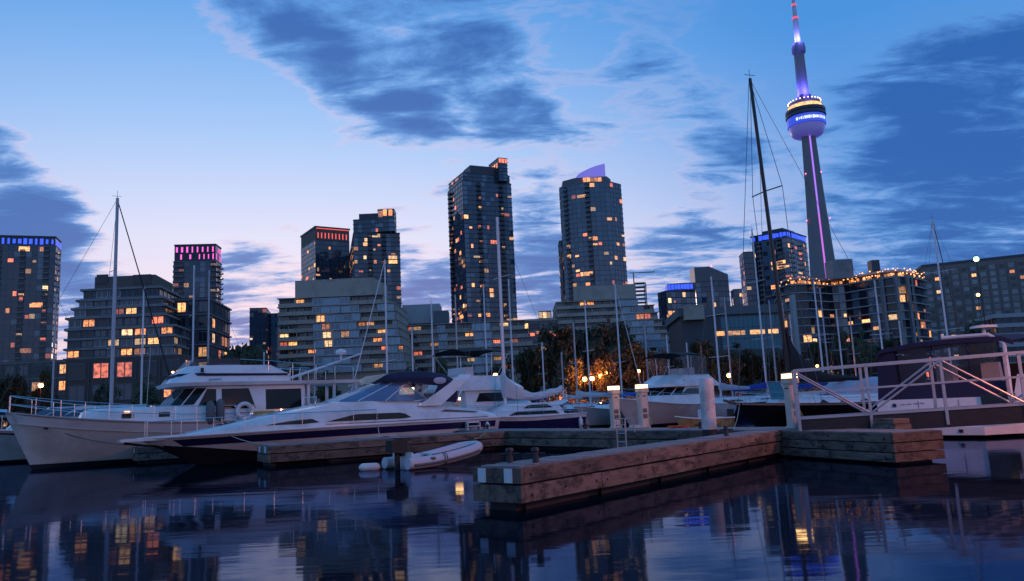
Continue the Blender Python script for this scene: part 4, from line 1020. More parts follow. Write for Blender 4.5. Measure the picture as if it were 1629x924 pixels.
# ------------------------------------------------------------------ boats
# local frame of every boat: x runs aft from the stem, y to the far side, z up from the waterline
class Hull:
    def __init__(s, L, B, sheer, zk=-.5, rake=1.0, tm=.45, p=.75, taper=.12, eb=.95, es=.32, x0=0.0):
        s.L, s.B, s.sh, s.zk, s.rake, s.tm, s.p, s.taper, s.eb, s.es, s.x0 = L, B, sheer, zk, rake, tm, p, taper, eb, es, x0
    def zs(s, t):
        a, b, c = s.sh
        if t < .55: k = t/.55; return a+(b-a)*(1-(1-k)**2)
        k = (t-.55)/.45; return b+(c-b)*k
    def half(s, t):
        k = min(1, t/s.tm); h = math.sin(math.pi/2*k)**s.p
        if t > s.tm: h *= 1-s.taper*((t-s.tm)/(1-s.tm))**2
        return s.B/2*h
    def pt(s, t, v, side, off=0.0):
        e = s.eb+(s.es-s.eb)*min(1, t*1.7)
        zs = s.zs(t); z = s.zk+(zs-s.zk)*v
        y = s.half(t)*(v**e if v > 0 else 0)
        x = s.x0+s.L*t+s.rake*(1-v)*(1-t)**2.5
        return Vector((x, side*(y+off), z))
    def x(s, t): return s.x0+s.L*t
    def build(s, root, mt, deckm=DECKW, deck_drop=.03, nt=26, nv=9, name='hull'):
        b = MB(); rings = []
        for i in range(nt+1):
            t = (i/nt)**1.25
            rings.append([s.pt(t, 1-j/nv, -1) for j in range(nv+1)]+[s.pt(t, j/nv, 1) for j in range(1, nv+1)])
        b.loft(rings, closed=False)
        n = 2*nv+1; o = nt*n
        b.f.append(tuple(o+j for j in range(n)))
        h = b.build(name, mt, root, smooth=True)
        d = MB(); st = []
        for i in range(nt+1):
            t = (i/nt)**1.25
            p, q = s.pt(t, 1, -1), s.pt(t, 1, 1); c = (p+q)/2
            st.append([p+Vector((0, .02, -deck_drop)), c+Vector((0, 0, -deck_drop+.05*s.half(t))), q+Vector((0, -.02, -deck_drop))])
        d.loft(st, closed=False); d.build('deck', deckm, root, smooth=True)
        return h
    def strip(s, root, name, mt, v0, v1, t0=0.0, t1=1.0, off=.008, nt=26, sides=(-1, 1), taper=False):
        for sd_ in sides:
            b = MB(); r_ = []
            for i in range(nt+1):
                t = t0+(t1-t0)*(i/nt)**1.15
                va, vb = v0(t) if callable(v0) else v0, v1(t) if callable(v1) else v1
                r_.append([s.pt(t, va, sd_, 0), s.pt(t, va, sd_, off), s.pt(t, (va+vb)/2, sd_, off*1.1), s.pt(t, vb, sd_, off), s.pt(t, vb, sd_, 0)])
            b.loft(r_, closed=False); b.build(name, mt, root, smooth=True)
    def vz(s, z): return lambda t: max(.02, min(.995, (z-s.zk)/(s.zs(t)-s.zk)))
    def rub(s, root, mt, r=.045, name='rub_rail'):
        for sd_ in (-1, 1):
            MB().tube([s.pt(i/24, 1, sd_, .01) for i in range(25)], r, 6).build(name, mt, root, smooth=True)
    def rails(s, root, t0, t1, h, n, mids=(.5,), r=.016, mt=CHROME, inset=.1, sides=(-1, 1), bow=True):
        def rp(t, z, sd_):
            p = s.pt(t, 1, sd_, -min(inset, s.half(t)*.5)); return Vector((p.x, p.y, p.z+z))
        for sd_ in sides:
            for hh in (1.0,)+tuple(mids):
                MB().tube([rp(t0+(t1-t0)*i/n, h*hh, sd_) for i in range(n+1)], r, 5).build('rail', mt, root)
            for i in range(n+1): MB().tube([rp(t0+(t1-t0)*i/n, -.02, sd_), rp(t0+(t1-t0)*i/n, h, sd_)], r*.9, 5).build('stanchion', mt, root)
def outl(x0, x1, wf, wa, ch, wr=None):
    wr = wr or wa
    return [(x0, -wf/2), (x0+ch*.45, -(wf*.35+wa*.65)/2), (x0+ch, -wa/2), (x1, -wr/2), (x1, wr/2), (x0+ch, wa/2), (x0+ch*.45, (wf*.35+wa*.65)/2), (x0, wf/2)]
def house(root, name, rings, mt, smooth=True):
    b = MB(); b.loft([[(x, y, z) for x, y in o] for z, o in rings])
    return b.build(name, mt, root, smooth=smooth)
def sidewin(root, pts, yf, mt=TINT, name='window', th=.015, sides=(-1, 1)):
    """pts: list of (x,z) polygon on the house side; yf(x,z) half width"""
    for sd_ in sides:
        b = MB(); xa, xb = min(p[0] for p in pts), max(p[0] for p in pts); n = max(2, int((xb-xa)/.3)); rr = []
        for i in range(n+1):
            x = xa+(xb-xa)*(i/n*.996+.002); zz = []
            for (x0, z0), (x1, z1) in zip(pts, pts[1:]+pts[:1]):
                if min(x0, x1) <= x <= max(x0, x1) and abs(x1-x0) > 1e-6: zz.append(z0+(z1-z0)*(x-x0)/(x1-x0))
            if len(zz) < 2: continue
            za, zb = min(zz), max(zz); zc = (za+zb)/2
            rr.append([(x, sd_*(yf(x, za)-.02), za)]+[(x, sd_*(yf(x, z)+th), z) for z in (za, zc, zb)]+[(x, sd_*(yf(x, zb)-.02), zb)])
        b.loft(rr); b.build(name, mt, root)
def panel(root, name, c4, mt, off=.01, th=.015):
    b = MB(); b.slab(c4, off, th); return b.build(name, mt, root)
def fender(root, x, y, z, L=.6, r=.13, mt=FENDG, name='fender'):
    MB().lathe([(.03, -L/2-.06), (r*.6, -L/2), (r, -L/2+.1), (r, L/2-.1), (r*.6, L/2), (.03, L/2+.06)], 12, (x, y, z)).build(name, mt, root, smooth=True)
def line(label, pts, mt=ROPEW, r=.014, sag=.25, group=None, name='mooring_line'):
    P = []
    a, b = Vector(pts[0]), Vector(pts[1])
    for i in range(13):
        k = i/12; p = a.lerp(b, k); p.z -= sag*4*k*(1-k); P.append(p-a)
    o = MB().tube(P, r, 5).build(name, mt, loc=tuple(a)); return tag(o, label, 'rope', group)
HD = math.atan2(.6, .8)
def wpt(o, v):
    return Vector(o.location)+Matrix.Rotation(o.rotation_euler.z, 3, 'Z') @ Vector(v)

# --- white trawler yacht
t = thing('trawler_yacht', 'cream-white trawler yacht with high bow, flybridge and life ring on its rail', 'motor yacht', (-20.3, 33.2, 0), HD)
T1 = t
H = Hull(15.6, 4.5, (2.40, 1.62, 1.5), -.6, 1.35, .42, .62, .12, 1.15, .34, x0=-1.3)
H.build(t, CREAM, DECKW); H.strip(t, 'bottom_paint', BOOT, .03, H.vz(.20), .0, 1, .012)
H.strip(t, 'sheer_plank', WHITE, lambda q: H.vz(H.zs(q)-.42)(q), .985, .0, 1, .02)
H.strip(t, 'knuckle', CREAM, lambda q: H.vz(H.zs(q)-.46)(q), lambda q: H.vz(H.zs(q)-.42)(q), .0, 1, .045)
H.rub(t, TANRUB, .05)
H.rails(t, .012, .62, .72, 11, (.52,), .017)
house(t, 'trunk_cabin', [(1.55, outl(1.3, 5.2, .8, 2.9, 1.5)), (2.28, outl(1.55, 5.2, .7, 2.7, 1.4)), (2.42, outl(1.8, 5.2, .6, 2.4, 1.3))], WHITE)
house(t, 'cabin', [(1.4, outl(4.55, 11.0, 2.2, 3.7, .9)), (2.35, outl(4.85, 11.0, 2.1, 3.65, .9)), (3.28, outl(5.65, 11.0, 2.0, 3.5, .8))], WHITE)
yf = lambda x, z: 1.83-.08*(z-2.35)
sidewin(t, [(5.95, 2.36), (6.75, 2.36), (6.75, 3.12), (6.25, 3.12)], yf); sidewin(t, [(7.0, 2.2), (8.55, 2.2), (8.35, 3.12), (7.0, 3.12)], yf)
sidewin(t, [(9.05, 2.1), (10.8, 2.1), (10.8, 3.05), (9.05, 3.05)], yf)
oa, ob = outl(4.85, 11.0, 2.1, 3.65, .9), outl(5.65, 11.0, 2.0, 3.5, .8)
def facewin(root, name, oa, za, ob, zb, i, u0, u1, v0, v1, mt):
    A, B_ = [Vector((*oa[q], za)) for q in (i, (i+1) % 8)], [Vector((*ob[q], zb)) for q in (i, (i+1) % 8)]
    P = lambda u, v: A[0].lerp(A[1], u).lerp(B_[0].lerp(B_[1], u), v)
    panel(root, name, [P(u0, v0), P(u1, v0), P(u1, v1), P(u0, v1)], mt, .012, .015)
for i_ in (0, 1, 5, 6): facewin(t, 'windshield', oa, 2.35, ob, 3.28, i_, .07, .93, .08, .88, TINT)
for k in range(3): facewin(t, 'windshield', oa, 2.35, ob, 3.28, 7, .02+.33*k, .31+.33*k, .08, .88, TINT)
house(t, 'roof_deck', [(3.27, outl(4.9, 13.9, 2.6, 4.1, 1.2)), (3.43, outl(4.8, 13.9, 2.7, 4.2, 1.2))], WHITE)
house(t, 'flybridge', [(3.43, outl(4.95, 10.2, 2.2, 3.7, 1.1)), (3.78, outl(5.2, 10.2, 2.1, 3.65, 1.1)), (4.22, outl(5.75, 9.3, 1.9, 3.3, 1.0))], WHITE)
for sd_ in (-1, 1): panel(t, 'navy_stripe', ([(6.2, sd_*1.835, 3.72), (10.1, sd_*1.835, 3.70), (10.1, sd_*1.83, 3.80), (6.2, sd_*1.83, 3.84)])[::1 if sd_ < 0 else -1], CANVAS, .02, .012)
panel(t, 'navy_stripe', [(5.13, 1.0, 3.72), (5.13, -1.0, 3.72), (5.24, -1.0, 3.84), (5.24, 1.0, 3.84)], CANVAS, .01, .012)
for sd_ in (-1, 1): panel(t, 'navy_stripe', [(5.13, sd_*1.03, 3.72), (6.2, sd_*1.84, 3.72), (6.25, sd_*1.83, 3.84), (5.26, sd_*1.03, 3.84)][::1 if sd_ < 0 else -1], CANVAS, .03, .012)
ws = MB(); o0, o1 = outl(5.75, 7.9, 1.9, 3.2, .9), outl(6.0, 7.95, 1.7, 3.0, .9)
ws.loft([[(o0[i][0], o0[i][1], 4.23) for i in (4, 5, 6, 7, 0, 1, 2, 3)], [(o1[i][0], o1[i][1], 4.55) for i in (4, 5, 6, 7, 0, 1, 2, 3)]], closed=False)
ws.build('wind_screen', mat('smoked_brown', (.10, .045, .045), .1, trans=.35), t)
for sd_ in (-1, 1):
    MB().tube([(7.9, sd_*1.6, 4.5), (9.2, sd_*1.7, 4.42), (11.6, sd_*1.8, 4.2), (13.6, sd_*1.8, 4.1)], .018, 5).build('fly_rail', CHROME, t)
    for x_, zt2 in ((9.2, 4.42), (10.4, 4.31), (11.6, 4.2), (12.6, 4.15), (13.6, 4.1)): MB().tube([(x_, sd_*1.75, 3.42), (x_, sd_*1.75, zt2)], .015, 5).build('stanchion', CHROME, t)
for k in range(4): MB().tube([(9.4+.5*k, -1.2, 3.45), (9.5+.5*k, -1.2, 4.1), (10.1+.5*k, -.9, 4.1)], .016, 5).build('seat_frame', CHROME, t)
MB().box((10.0, .1, 3.85), (.9, 1.6, .16)).build('bench_seat', WHTCAN, t)
for x_ in (11.15, 12.5, 13.7):
    for sd_ in (-1, 1): MB().box((x_, sd_*1.85, 2.4), (.14, .09, 1.76)).build('roof_post', WHITE, t)
MB().box((12.5, 0, 1.9), (2.8, 3.6, .8)).build('aft_bulwark', WHITE, t)
MB().tube([(10.4, -.2, 3.5), (12.6, -.2, 4.2), (14.9, -.1, 4.92)], .07, 8, .045).build('mast_boom', MASTW, t)
MB().tube([(11.4, -.2, 3.43), (11.4, -.2, 3.9)], .05, 6).build('boom_crutch', MASTW, t)
for a_, b2 in (((12.4, -.2, 4.1), (11.9, -1.7, 3.45)), ((12.9, -.2, 4.28), (13.6, -1.7, 3.45)), ((13.8, -.15, 4.58), (13.7, 1.7, 3.45))): MB().tube([a_, b2], .012, 4).build('stay', WIRE, t)
MB().lathe([(.05, -.14), (.26, -.12), (.3, 0), (.24, .14), (.05, .18)], 14, (13.6, -.3, 4.95)).build('radar_dome', WHITE, t, smooth=True)
MB().tube([(13.6, -.3, 4.55), (13.6, -.3, 4.82)], .05, 6).build('radar_post', MASTW, t)
for tt in (.27, .43):
    p_ = H.pt(tt, .9, -1, .01); 
xw = 3.3
for x_ in (2.9, 4.4): panel(t, 'portlight', [(x_, -1.36, 1.95), (x_+.45, -1.375, 1.95), (x_+.45, -1.36, 2.15), (x_, -1.345, 2.15)], TINT, .03, .02)
MB().box((3.1, -1.44, 2.23), (.2, .05, .05)).build('courtesy_light', emit('courtesy_amber', (1, .45, .2), 3), t)
p_ = H.pt(.55, 1, -1); fender(t, p_.x-.9, p_.y+.02, 2.05, .95, .19, FENDG); fender(t, p_.x-.45, p_.y+.05, 2.12, .95, .19, FENDG)
p_ = H.pt(.60, 1, -1)
lr = MB(); lr.torus((p_.x-.15, p_.y-.03, 2.05), .34, .10, 26, 9, Matrix.Rotation(R(90), 3, 'X')); lr.build('life_ring', WHITE, t, smooth=True)
MB().ball((p_.x+.9, p_.y+.3, 1.85), .75, .28, .2).build('yellow_float', YELLOWP, t, smooth=True)
MB().tube([H.pt(.0, 1, -1)+Vector((.1, 0, .02)), H.pt(0, 1, -1)+Vector((-.35, 0, .05))], .11, 8).build('bow_roller', CHROME, t)
for x_, y_ in ((5.3, -1.0), (6.4, -1.9)): MB().tube([(x_, y_, 3.5), (x_+.05, y_-.02, 3.56), (x_+.55, y_-.05, 3.58)], .03, 5).build('horn', CHROME, t)
MB().box((6.1, -1.87, 3.98), (.12, .1, .2)).build('nav_light', RUBBER, t)
p_ = H.pt(.08, .82, -1, .01); MB().ball(p_, .09, .04, .06).build('hawse_hole', RUBBER, t)

# --- purple striped express cruiser
t = thing('express_cruiser', 'long white express cruiser with purple stripe, purple canvas top and slanted arch', 'motor yacht', (-14.55, 29.35, 0), HD)
T2 = t
H = Hull(15.4, 4.3, (1.12, 1.22, 1.22), -.6, 3.3, .5, .72, .08, 1.2, .30, x0=.25)
H.build(t, WHITE, DECKW); bz = lambda q: H.vz(.26+.62*max(0, .30-q)/.30)(q)
H.strip(t, 'bottom_paint', BOOT, .03, bz, .0, 1, .012)
H.strip(t, 'purple_stripe', NAVY, lambda q: H.vz(H.zs(q)-.40+.10*max(0, .25-q))(q), lambda q: H.vz(H.zs(q)-.12)(q), .06, .985, .012)
H.strip(t, 'lower_hull_band', CREAM, lambda q: min(.97, bz(q)+.01), lambda q: H.vz(max(.3, H.zs(q)-.62))(q), .31, .99, .006)
H.rub(t, WHITE, .05)
MB().loft([[(-.35, -.22, 1.04), (-.35, .22, 1.04), (-.35, .22, 1.14), (-.35, -.22, 1.14)], [(1.6, -.62, 1.04), (1.6, .62, 1.04), (1.6, .62, 1.17), (1.6, -.62, 1.17)]]).build('bow_platform', WHITE, t)
MB().tube([(-.2, 0, 1.0), (.3, 0, .9), (.9, 0, .82)], .05, 6).build('anchor', STEELD, t)
hs = []
for x_, hw, zt2 in ((1.9, .5, 1.22), (3.0, .95, 1.42), (4.6, 1.35, 1.72), (6.2, 1.6, 2.0), (7.8, 1.75, 2.24), (9.0, 1.82, 2.26), (11.0, 1.85, 2.18), (12.6, 1.86, 2.0), (14.6, 1.86, 1.66), (15.5, 1.8, 1.5)):
    hs.append([(x_, -hw-.12, 1.1), (x_, -hw-.08, 1.1+(zt2-1.1)*.55), (x_, -hw*.86, zt2-.05), (x_, -hw*.4, zt2+.02), (x_, hw*.4, zt2+.02), (x_, hw*.86, zt2-.05), (x_, hw+.08, 1.1+(zt2-1.1)*.55), (x_, hw+.12, 1.1)])
b_ = MB(); b_.loft(hs); b_.build('coachroof', WHITE, t, smooth=True)
def hw_at(x, z):
    for a, c in zip(hs, hs[1:]):
        if a[0][0] <= x <= c[0][0]:
            k = (x-a[0][0])/(c[0][0]-a[0][0]); L_ = lambda i, j: a[i][j]+(c[i][j]-a[i][j])*k
            z0, z1, z2 = L_(0, 2), L_(1, 2), L_(2, 2)
            if z <= z1: return -(L_(0, 1)+(L_(1, 1)-L_(0, 1))*(z-z0)/(z1-z0))
            return -(L_(1, 1)+(L_(2, 1)-L_(1, 1))*(z-z1)/max(.01, z2-z1))
    return 1.8
for pts in ([(4.6, 1.40), (6.1, 1.38), (6.75, 1.42), (6.6, 1.58), (5.6, 1.53)], [(7.0, 1.42), (10.5, 1.40), (10.9, 1.44), (10.5, 1.66), (8.3, 1.68)]):
    sidewin(t, pts, hw_at, TINT, 'cabin_window', .012)
for pts in ([(7.0, 1.30), (15.0, 1.27), (15.0, 1.30), (7.0, 1.335)],): sidewin(t, pts, hw_at, NAVY, 'pin_stripe', .012)
sidewin(t, [(12.4, 1.62), (14.4, 1.50), (14.6, 1.56), (12.6, 1.72)], hw_at, TEAK, 'side_vent', .015)
wsr = [[(7.7, .0, 2.26), (7.95, -.85, 2.25), (8.6, -1.45, 2.22), (9.8, -1.66, 2.18), (11.2, -1.7, 2.12)], [(10.1, 0, 3.06), (10.2, -.7, 3.05), (10.5, -1.2, 3.02), (10.9, -1.46, 2.9), (11.9, -1.6, 2.2)]]
for sd_ in (1, -1):
    for k in range(4):
        q4 = [wsr[0][k], wsr[0][k+1], wsr[1][k+1], wsr[1][k]]; q4 = [(x, y*sd_, z) for x, y, z in q4]
        panel(t, 'windshield', q4 if sd_ > 0 else q4[::-1], mat('pale_windshield', (.12, .2, .34), .04, var=.1, spec=.9, trans=.25), 0, .015)
    for k in range(5):
        MB().tube([(wsr[0][k][0], wsr[0][k][1]*sd_, wsr[0][k][2]), (wsr[1][k][0], wsr[1][k][1]*sd_, wsr[1][k][2])], .026, 5).build('windshield_frame', WHITE, t)
    MB().tube([(x, y*sd_, z) for x, y, z in wsr[1]], .03, 5).build('windshield_frame', WHITE, t)
cs = []
for x_, hw, zb_, zt2 in ((10.0, .9, 3.04, 3.10), (10.25, 1.3, 3.0, 3.36), (10.9, 1.55, 2.92, 3.52), (11.9, 1.66, 2.85, 3.56), (12.9, 1.68, 2.75, 3.45), (13.5, 1.62, 2.6, 3.2)):
    cs.append([(x_, -hw, zb_), (x_, -hw*1.0, zb_+(zt2-zb_)*.45), (x_, -hw*.8, zb_+(zt2-zb_)*.88), (x_, 0, zt2), (x_, hw*.8, zb_+(zt2-zb_)*.88), (x_, hw, zb_+(zt2-zb_)*.45), (x_, hw, zb_)])
b_ = MB(); b_.loft(cs, closed=False); b_.build('canvas_top', CANVAS, t, smooth=True)
for sd_ in (-1, 1):
    c4 = [(10.02, sd_*1.3, 2.6), (11.3, sd_*1.72, 2.25), (11.1, sd_*1.62, 3.0), (10.2, sd_*1.25, 3.05)]
    panel(t, 'side_curtain', c4 if sd_ < 0 else c4[::-1], VINYL, .0, .01)
    c4 = [(11.35, sd_*1.75, 2.2), (13.3, sd_*1.78, 2.02), (13.45, sd_*1.64, 2.75), (11.25, sd_*1.64, 2.95)]
    panel(t, 'side_curtain', c4 if sd_ < 0 else c4[::-1], VINYL, .0, .01)
    c4 = [(12.0, sd_*1.80, 2.12), (13.4, sd_*1.80, 2.0), (13.5, sd_*1.66, 2.8), (12.5, sd_*1.69, 2.9)]
    panel(t, 'side_canvas', c4 if sd_ < 0 else c4[::-1], CANVAS, .02, .01)
    MB().ball((12.55, sd_*1.72, 3.02), .34, .035, .16, 14).build('porthole_window', GREYCAN, t, smooth=True)
    # slanted radar arch leg
    MB().loft([[(11.3, sd_*1.86, 1.9), (12.5, sd_*1.86, 1.9), (12.5, sd_*1.72, 1.9), (11.3, sd_*1.72, 1.9)], [(13.35, sd_*1.74, 3.05), (14.1, sd_*1.74, 3.05), (14.1, sd_*1.6, 3.05), (13.35, sd_*1.6, 3.05)], [(13.75, sd_*1.5, 3.28), (14.4, sd_*1.5, 3.28), (14.4, sd_*1.4, 3.2), (13.75, sd_*1.4, 3.2)]]).build('arch_leg', WHITE, t)
    MB().tube([(13.3, sd_*1.8, 1.95), (13.9, sd_*1.7, 2.9)], .04, 6).build('arch_strut', WHITE, t)
MB().box((14.08, 0, 3.26), (.66, 3.0, .1)).build('arch_bridge', WHITE, t)
front = [(10.05, .9), (10.35, .5), (10.4, 0)]
panel(t, 'front_curtain', [(9.3, 1.2, 2.95), (9.3, -1.2, 2.95), (10.25, -1.15, 3.4), (10.25, 1.15, 3.4)], VINYL, .0, .01)
MB().box((11.5, -.5, 2.62), (.7, .12, .3)).build('cabin_lamp', CABL, t)
MB().box((12.0, .9, 2.1), (1.0, .7, 1.0)).build('helm_seat', WHTCAN, t)
H.rails(t, .02, .58, .62, 8, (), .016)
for tt in (.52, .60):
    p_ = H.pt(tt, H.vz(.62)(tt), -1, .012); o_ = MB().ball((0, 0, 0), .26, .02, .11, 14).build('hull_port', TINT, t, smooth=True, loc=p_)
sb_ = MB(); sb_.loft([[(15.6, -1.8, .28), (15.6, 1.8, .28), (15.6, 1.8, .38), (15.6, -1.8, .38)], [(16.5, -1.6, .28), (16.5, 1.6, .28), (16.5, 1.6, .38), (16.5, -1.6, .38)]]); sb_.build('swim_platform', WHITE, t)
MB().tube([(6.3, -1.0, 2.05), (6.35, -1.0, 2.45), (7.1, -.6, 2.48), (7.05, -.6, 2.2)], .02, 5).build('hatch_frame', CHROME, t)
panel(t, 'deck_hatch', [(3.2, -.3, 1.47), (3.8, -.3, 1.59), (3.8, .3, 1.59), (3.2, .3, 1.47)], GLASSB, .02, .02)
fender(t, 14.9, -1.98, .75, .5, .12, WHITE)

# --- generic motor cruiser for the row behind
def cruiser(label, loc_, rz, L, B, fly=True, canvas=None, hullm=WHITE, stripe=NAVY, roofz=2.6, group=None, name='motor_cruiser', bimini=None, vinyl=False, windows=TINT):
    t = thing(name, label, 'motor boat', loc_, rz, group)
    k = L/11.0
    H = Hull(L, B, (1.75*k, 1.2*k, 1.1*k), -.5, 1.8*k, .45, .68, .1, 1.15, .32)
    H.build(t, hullm, DECKW); H.strip(t, 'bottom_paint', BOOT, .03, H.vz(.15), .02, 1, .012)
    if stripe: H.strip(t, 'hull_stripe', stripe, lambda q: H.vz(H.zs(q)-.22)(q), lambda q: H.vz(H.zs(q)-.14)(q), .02, 1, .012)
    H.rub(t, WHITE, .04)
    w = B*.78
    house(t, 'cabin', [(1.0*k, outl(2.6*k, 8.2*k, 1.2*k, w, 1.6*k)), (1.75*k, outl(3.3*k, 8.2*k, 1.2*k, w*.97, 1.5*k)), (roofz*k, outl(4.5*k, 8.2*k, 1.4*k, w*.9, 1.0*k))], WHITE)
    yf = lambda x, z: w/2*(.975-.075*(z/k-1.75)/(roofz-1.75))
    sidewin(t, [(4.75*k, 1.8*k), (7.6*k, 1.8*k), (7.3*k, (roofz-.12)*k), (5.6*k, (roofz-.12)*k)], yf, windows)
    oa, ob = outl(3.3*k, 8.2*k, 1.2*k, w*.97, 1.5*k), outl(4.5*k, 8.2*k, 1.4*k, w*.9, 1.0*k)
    for i_ in (0, 1, 5, 6): facewin(t, 'windshield', oa, 1.75*k, ob, roofz*k, i_, .06, .94, .1, .88, windows)
    for j in range(2): facewin(t, 'windshield', oa, 1.75*k, ob, roofz*k, 7, .03+.5*j, .47+.5*j, .1, .88, windows)
    if fly:
        house(t, 'flybridge', [(roofz*k, outl(3.9*k, 9.3*k, 1.6*k, w, 1.0*k)), ((roofz+.14)*k, outl(3.9*k, 9.3*k, 1.6*k, w, 1.0*k)), ((roofz+.75)*k, outl(5.1*k, 8.4*k, 1.4*k, w*.84, .9*k))], WHITE)
        panel(t, 'navy_stripe', [(5.2*k, -w*.46, (roofz+.32)*k), (8.3*k, -w*.46, (roofz+.32)*k), (8.2*k, -w*.45, (roofz+.40)*k), (5.3*k, -w*.45, (roofz+.40)*k)], NAVY, .03, .015)
        for j in range(5): MB().tube([((5.3+.25*j)*k, -w*.36, (roofz+.75)*k), ((5.6+.25*j)*k, -w*.34, (roofz+1.1)*k)], .015, 4).build('screen_frame', CHROME, t)
        MB().tube([(5.6*k, -w*.34, (roofz+1.1)*k), (6.6*k, -w*.34, (roofz+1.1)*k)], .015, 4).build('screen_frame', CHROME, t)
        MB().box((7.4*k, 0, (roofz+.95)*k), (.5*k, w*.5, .5*k)).build('fly_seat', WHTCAN, t)
    if bimini:
        zb_ = (roofz+(2.05 if fly else 1.2))*k; b_ = MB(); rr = []
        for i in range(7):
            x_ = (5.2+i*.5)*k; cz = zb_+.1*math.sin(math.pi*i/6)
            rr.append([(x_, -w*.46, cz-.16), (x_, -w*.3, cz), (x_, 0, cz+.06), (x_, w*.3, cz), (x_, w*.46, cz-.16)])
        b_.loft(rr, closed=False); b_.loft([[(x, y, z-.05) for x, y, z in q] for q in rr], closed=False); b_.build('bimini_top', bimini, t, smooth=True)
        for sd_ in (-1, 1):
            for xa, xb in ((5.3, 6.4), (6.4, 6.4), (8.1, 6.6)): MB().tube([(xa*k, sd_*w*.44, zb_-.16), (xb*k, sd_*w*.42, (roofz+.2)*k)], .018, 5).build('bimini_frame', CHROME, t)
        if vinyl:
            for sd_ in (-1, 1): panel(t, 'side_curtain', ([(5.3*k, sd_*w*.45, (roofz+.7)*k), (8.2*k, sd_*w*.45, (roofz+.7)*k), (8.1*k, sd_*w*.45, zb_-.14), (5.4*k, sd_*w*.45, zb_-.14)])[::1 if sd_ < 0 else -1], VINYL, 0, .01)
    if canvas:
        rr = []
        for i in range(6):
            x_ = (7.4+i*.55)*k; cz = (roofz-.05-.05*i)*k
            rr.append([(x_, -w*.5, 1.3*k), (x_, -w*.48, cz-.15), (x_, 0, cz), (x_, w*.48, cz-.15), (x_, w*.5, 1.3*k)])
        b_ = MB(); b_.loft(rr, closed=False); b_.build('canvas_cover', canvas, t, smooth=True)
    H.rails(t, .02, .55, .6*k, 7, (), .015)
    MB().tube([(8.3*k, -w*.3, roofz*k), (8.4*k, -w*.3, (roofz+2.6)*k)], .012, 4).build('whip_antenna', MASTW, t)
    return t
S0 = cruiser('white cruiser with navy canvas top moored beyond the trawler yacht', (-29.6, 38.6, 0), HD, 13.5, 4.2, fly=False, canvas=CANVAS, roofz=2.25, windows=GLASSB)
S3 = cruiser('white sport cruiser with tall flybridge and black bimini behind the purple striped cruiser', (3.2, 50.5, 0), HD+math.pi*1.02, 12.5, 4.4, fly=True, bimini=BLKCAN, roofz=2.35)
cruiser('white low motor boat with grey canvas left of the pedestals', (4.0, 53.5, 0), math.atan2(.72, .68), 9.5, 3.3, fly=False, canvas=GREYCAN, roofz=1.95, stripe=None)
cruiser('white convertible cruiser with black enclosed flybridge behind the pedestals', (6.1, 49.0, 0), math.atan2(.72, .70), 12.0, 4.2, fly=True, bimini=BLKCAN, roofz=2.3, vinyl=True, stripe=None)
cruiser('small motor boat under a bright blue canopy beyond the sailing boat', (5.0, 66.0, 0), .2, 8.0, 2.8, fly=False, bimini=BLUECAN, roofz=1.9, stripe=None)

# yellowish work skiff with outboard
t = thing('work_skiff', 'small yellow-sided work skiff with a black outboard motor', 'motor boat', (*v2(at(1074, 660, 40)), 0), .25)
t.scale = (.72, .72, .85); H = Hull(4.2, 1.7, (.95, .75, .75), -.25, .5, .4, .6, .05, .9, .3); H.build(t, mat('skiff_yellow', (.42, .32, .13), .6, var=.2, dirt=(.2, .1, .06), ds=2), DECKW)
H.rub(t, WHITE, .05); MB().box((2.4, 0, 1.0), (.9, .7, .6)).build('console', WHITE, t)
MB().box((4.35, 0, 1.0), (.4, .32, .5)).build('outboard_cowl', RUBBER, t); MB().box((4.35, 0, .4), (.2, .14, .8)).build('outboard_leg', RUBBER, t)

# --- inflatable dinghy
a_ = gp(645, 752, 0); bb_ = gp(748, 738, 0)
dv = Vector((a_.x-bb_.x, a_.y-bb_.y)); 
t = thing('inflatable_dinghy', 'grey-white inflatable dinghy with raised bow and black outboard', 'dinghy', (-1.45, 25.6, 0), math.atan2(-.70, -.74)); t.scale = (.86, .86, .92)
for sd_ in (-1, 1):
    path = [(0.0, 0, .52), (.12, sd_*.32, .505), (.42, sd_*.58, .46), (.9, sd_*.66, .38), (1.7, sd_*.68, .28), (2.5, sd_*.68, .21), (3.1, sd_*.70, .19), (3.42, sd_*.70, .19)]
    MB().tube(path+[(3.58, sd_*.70, .2)], .20, 14, .185).build('side_tube', mat('hypalon_grey', (.52, .51, .55), .5, var=.06), t, smooth=True)
    MB().tube([(x-.02*(i == 0), y*1.0+sd_*.18*(0 if i == 0 else 1), z-.05) for i, (x, y, z) in enumerate(path)], .05, 6).build('rubbing_strake', RUBGREY, t, smooth=True)
    MB().tube([(x, y*.97, z+.19) for x, y, z in path[2:6]], .022, 5).build('grab_line', RUBBER, t)
    for x_ in (1.9, 2.0): MB().torus((x_+.1, sd_*.70,   .25), .19, .02, 14, 5, Matrix.Rotation(R(90), 3, 'Y')).build('dark_band', RUBGREY, t)
    MB().ball((2.6, sd_*.84, .30), .13, .05, .06).build('handle_patch', RUBGREY, t, smooth=True)
MB().loft([[(.5, -.3, .28), (.5, .3, .28), (.5, .3, .34), (.5, -.3, .34)], [(3.3, -.55, .05), (3.3, .55, .05), (3.3, .55, .1), (3.3, -.55, .1)]]).build('floor', RUBGREY, t)
MB().loft([[(.25, -.12, .40), (.25, .12, .40), (.25, .12, .5), (.25, -.12, .5)], [(3.3, -.5, -.04), (3.3, .5, -.04), (3.3, .5, .06), (3.3, -.5, .06)]]).build('keel', CREAM, t)
MB().box((1.9, 0, .4), (.26, 1.1, .05)).build('thwart', WHITE, t); MB().box((3.28, 0, .3), (.06, 1.15, .46)).build('transom', WHITE, t)
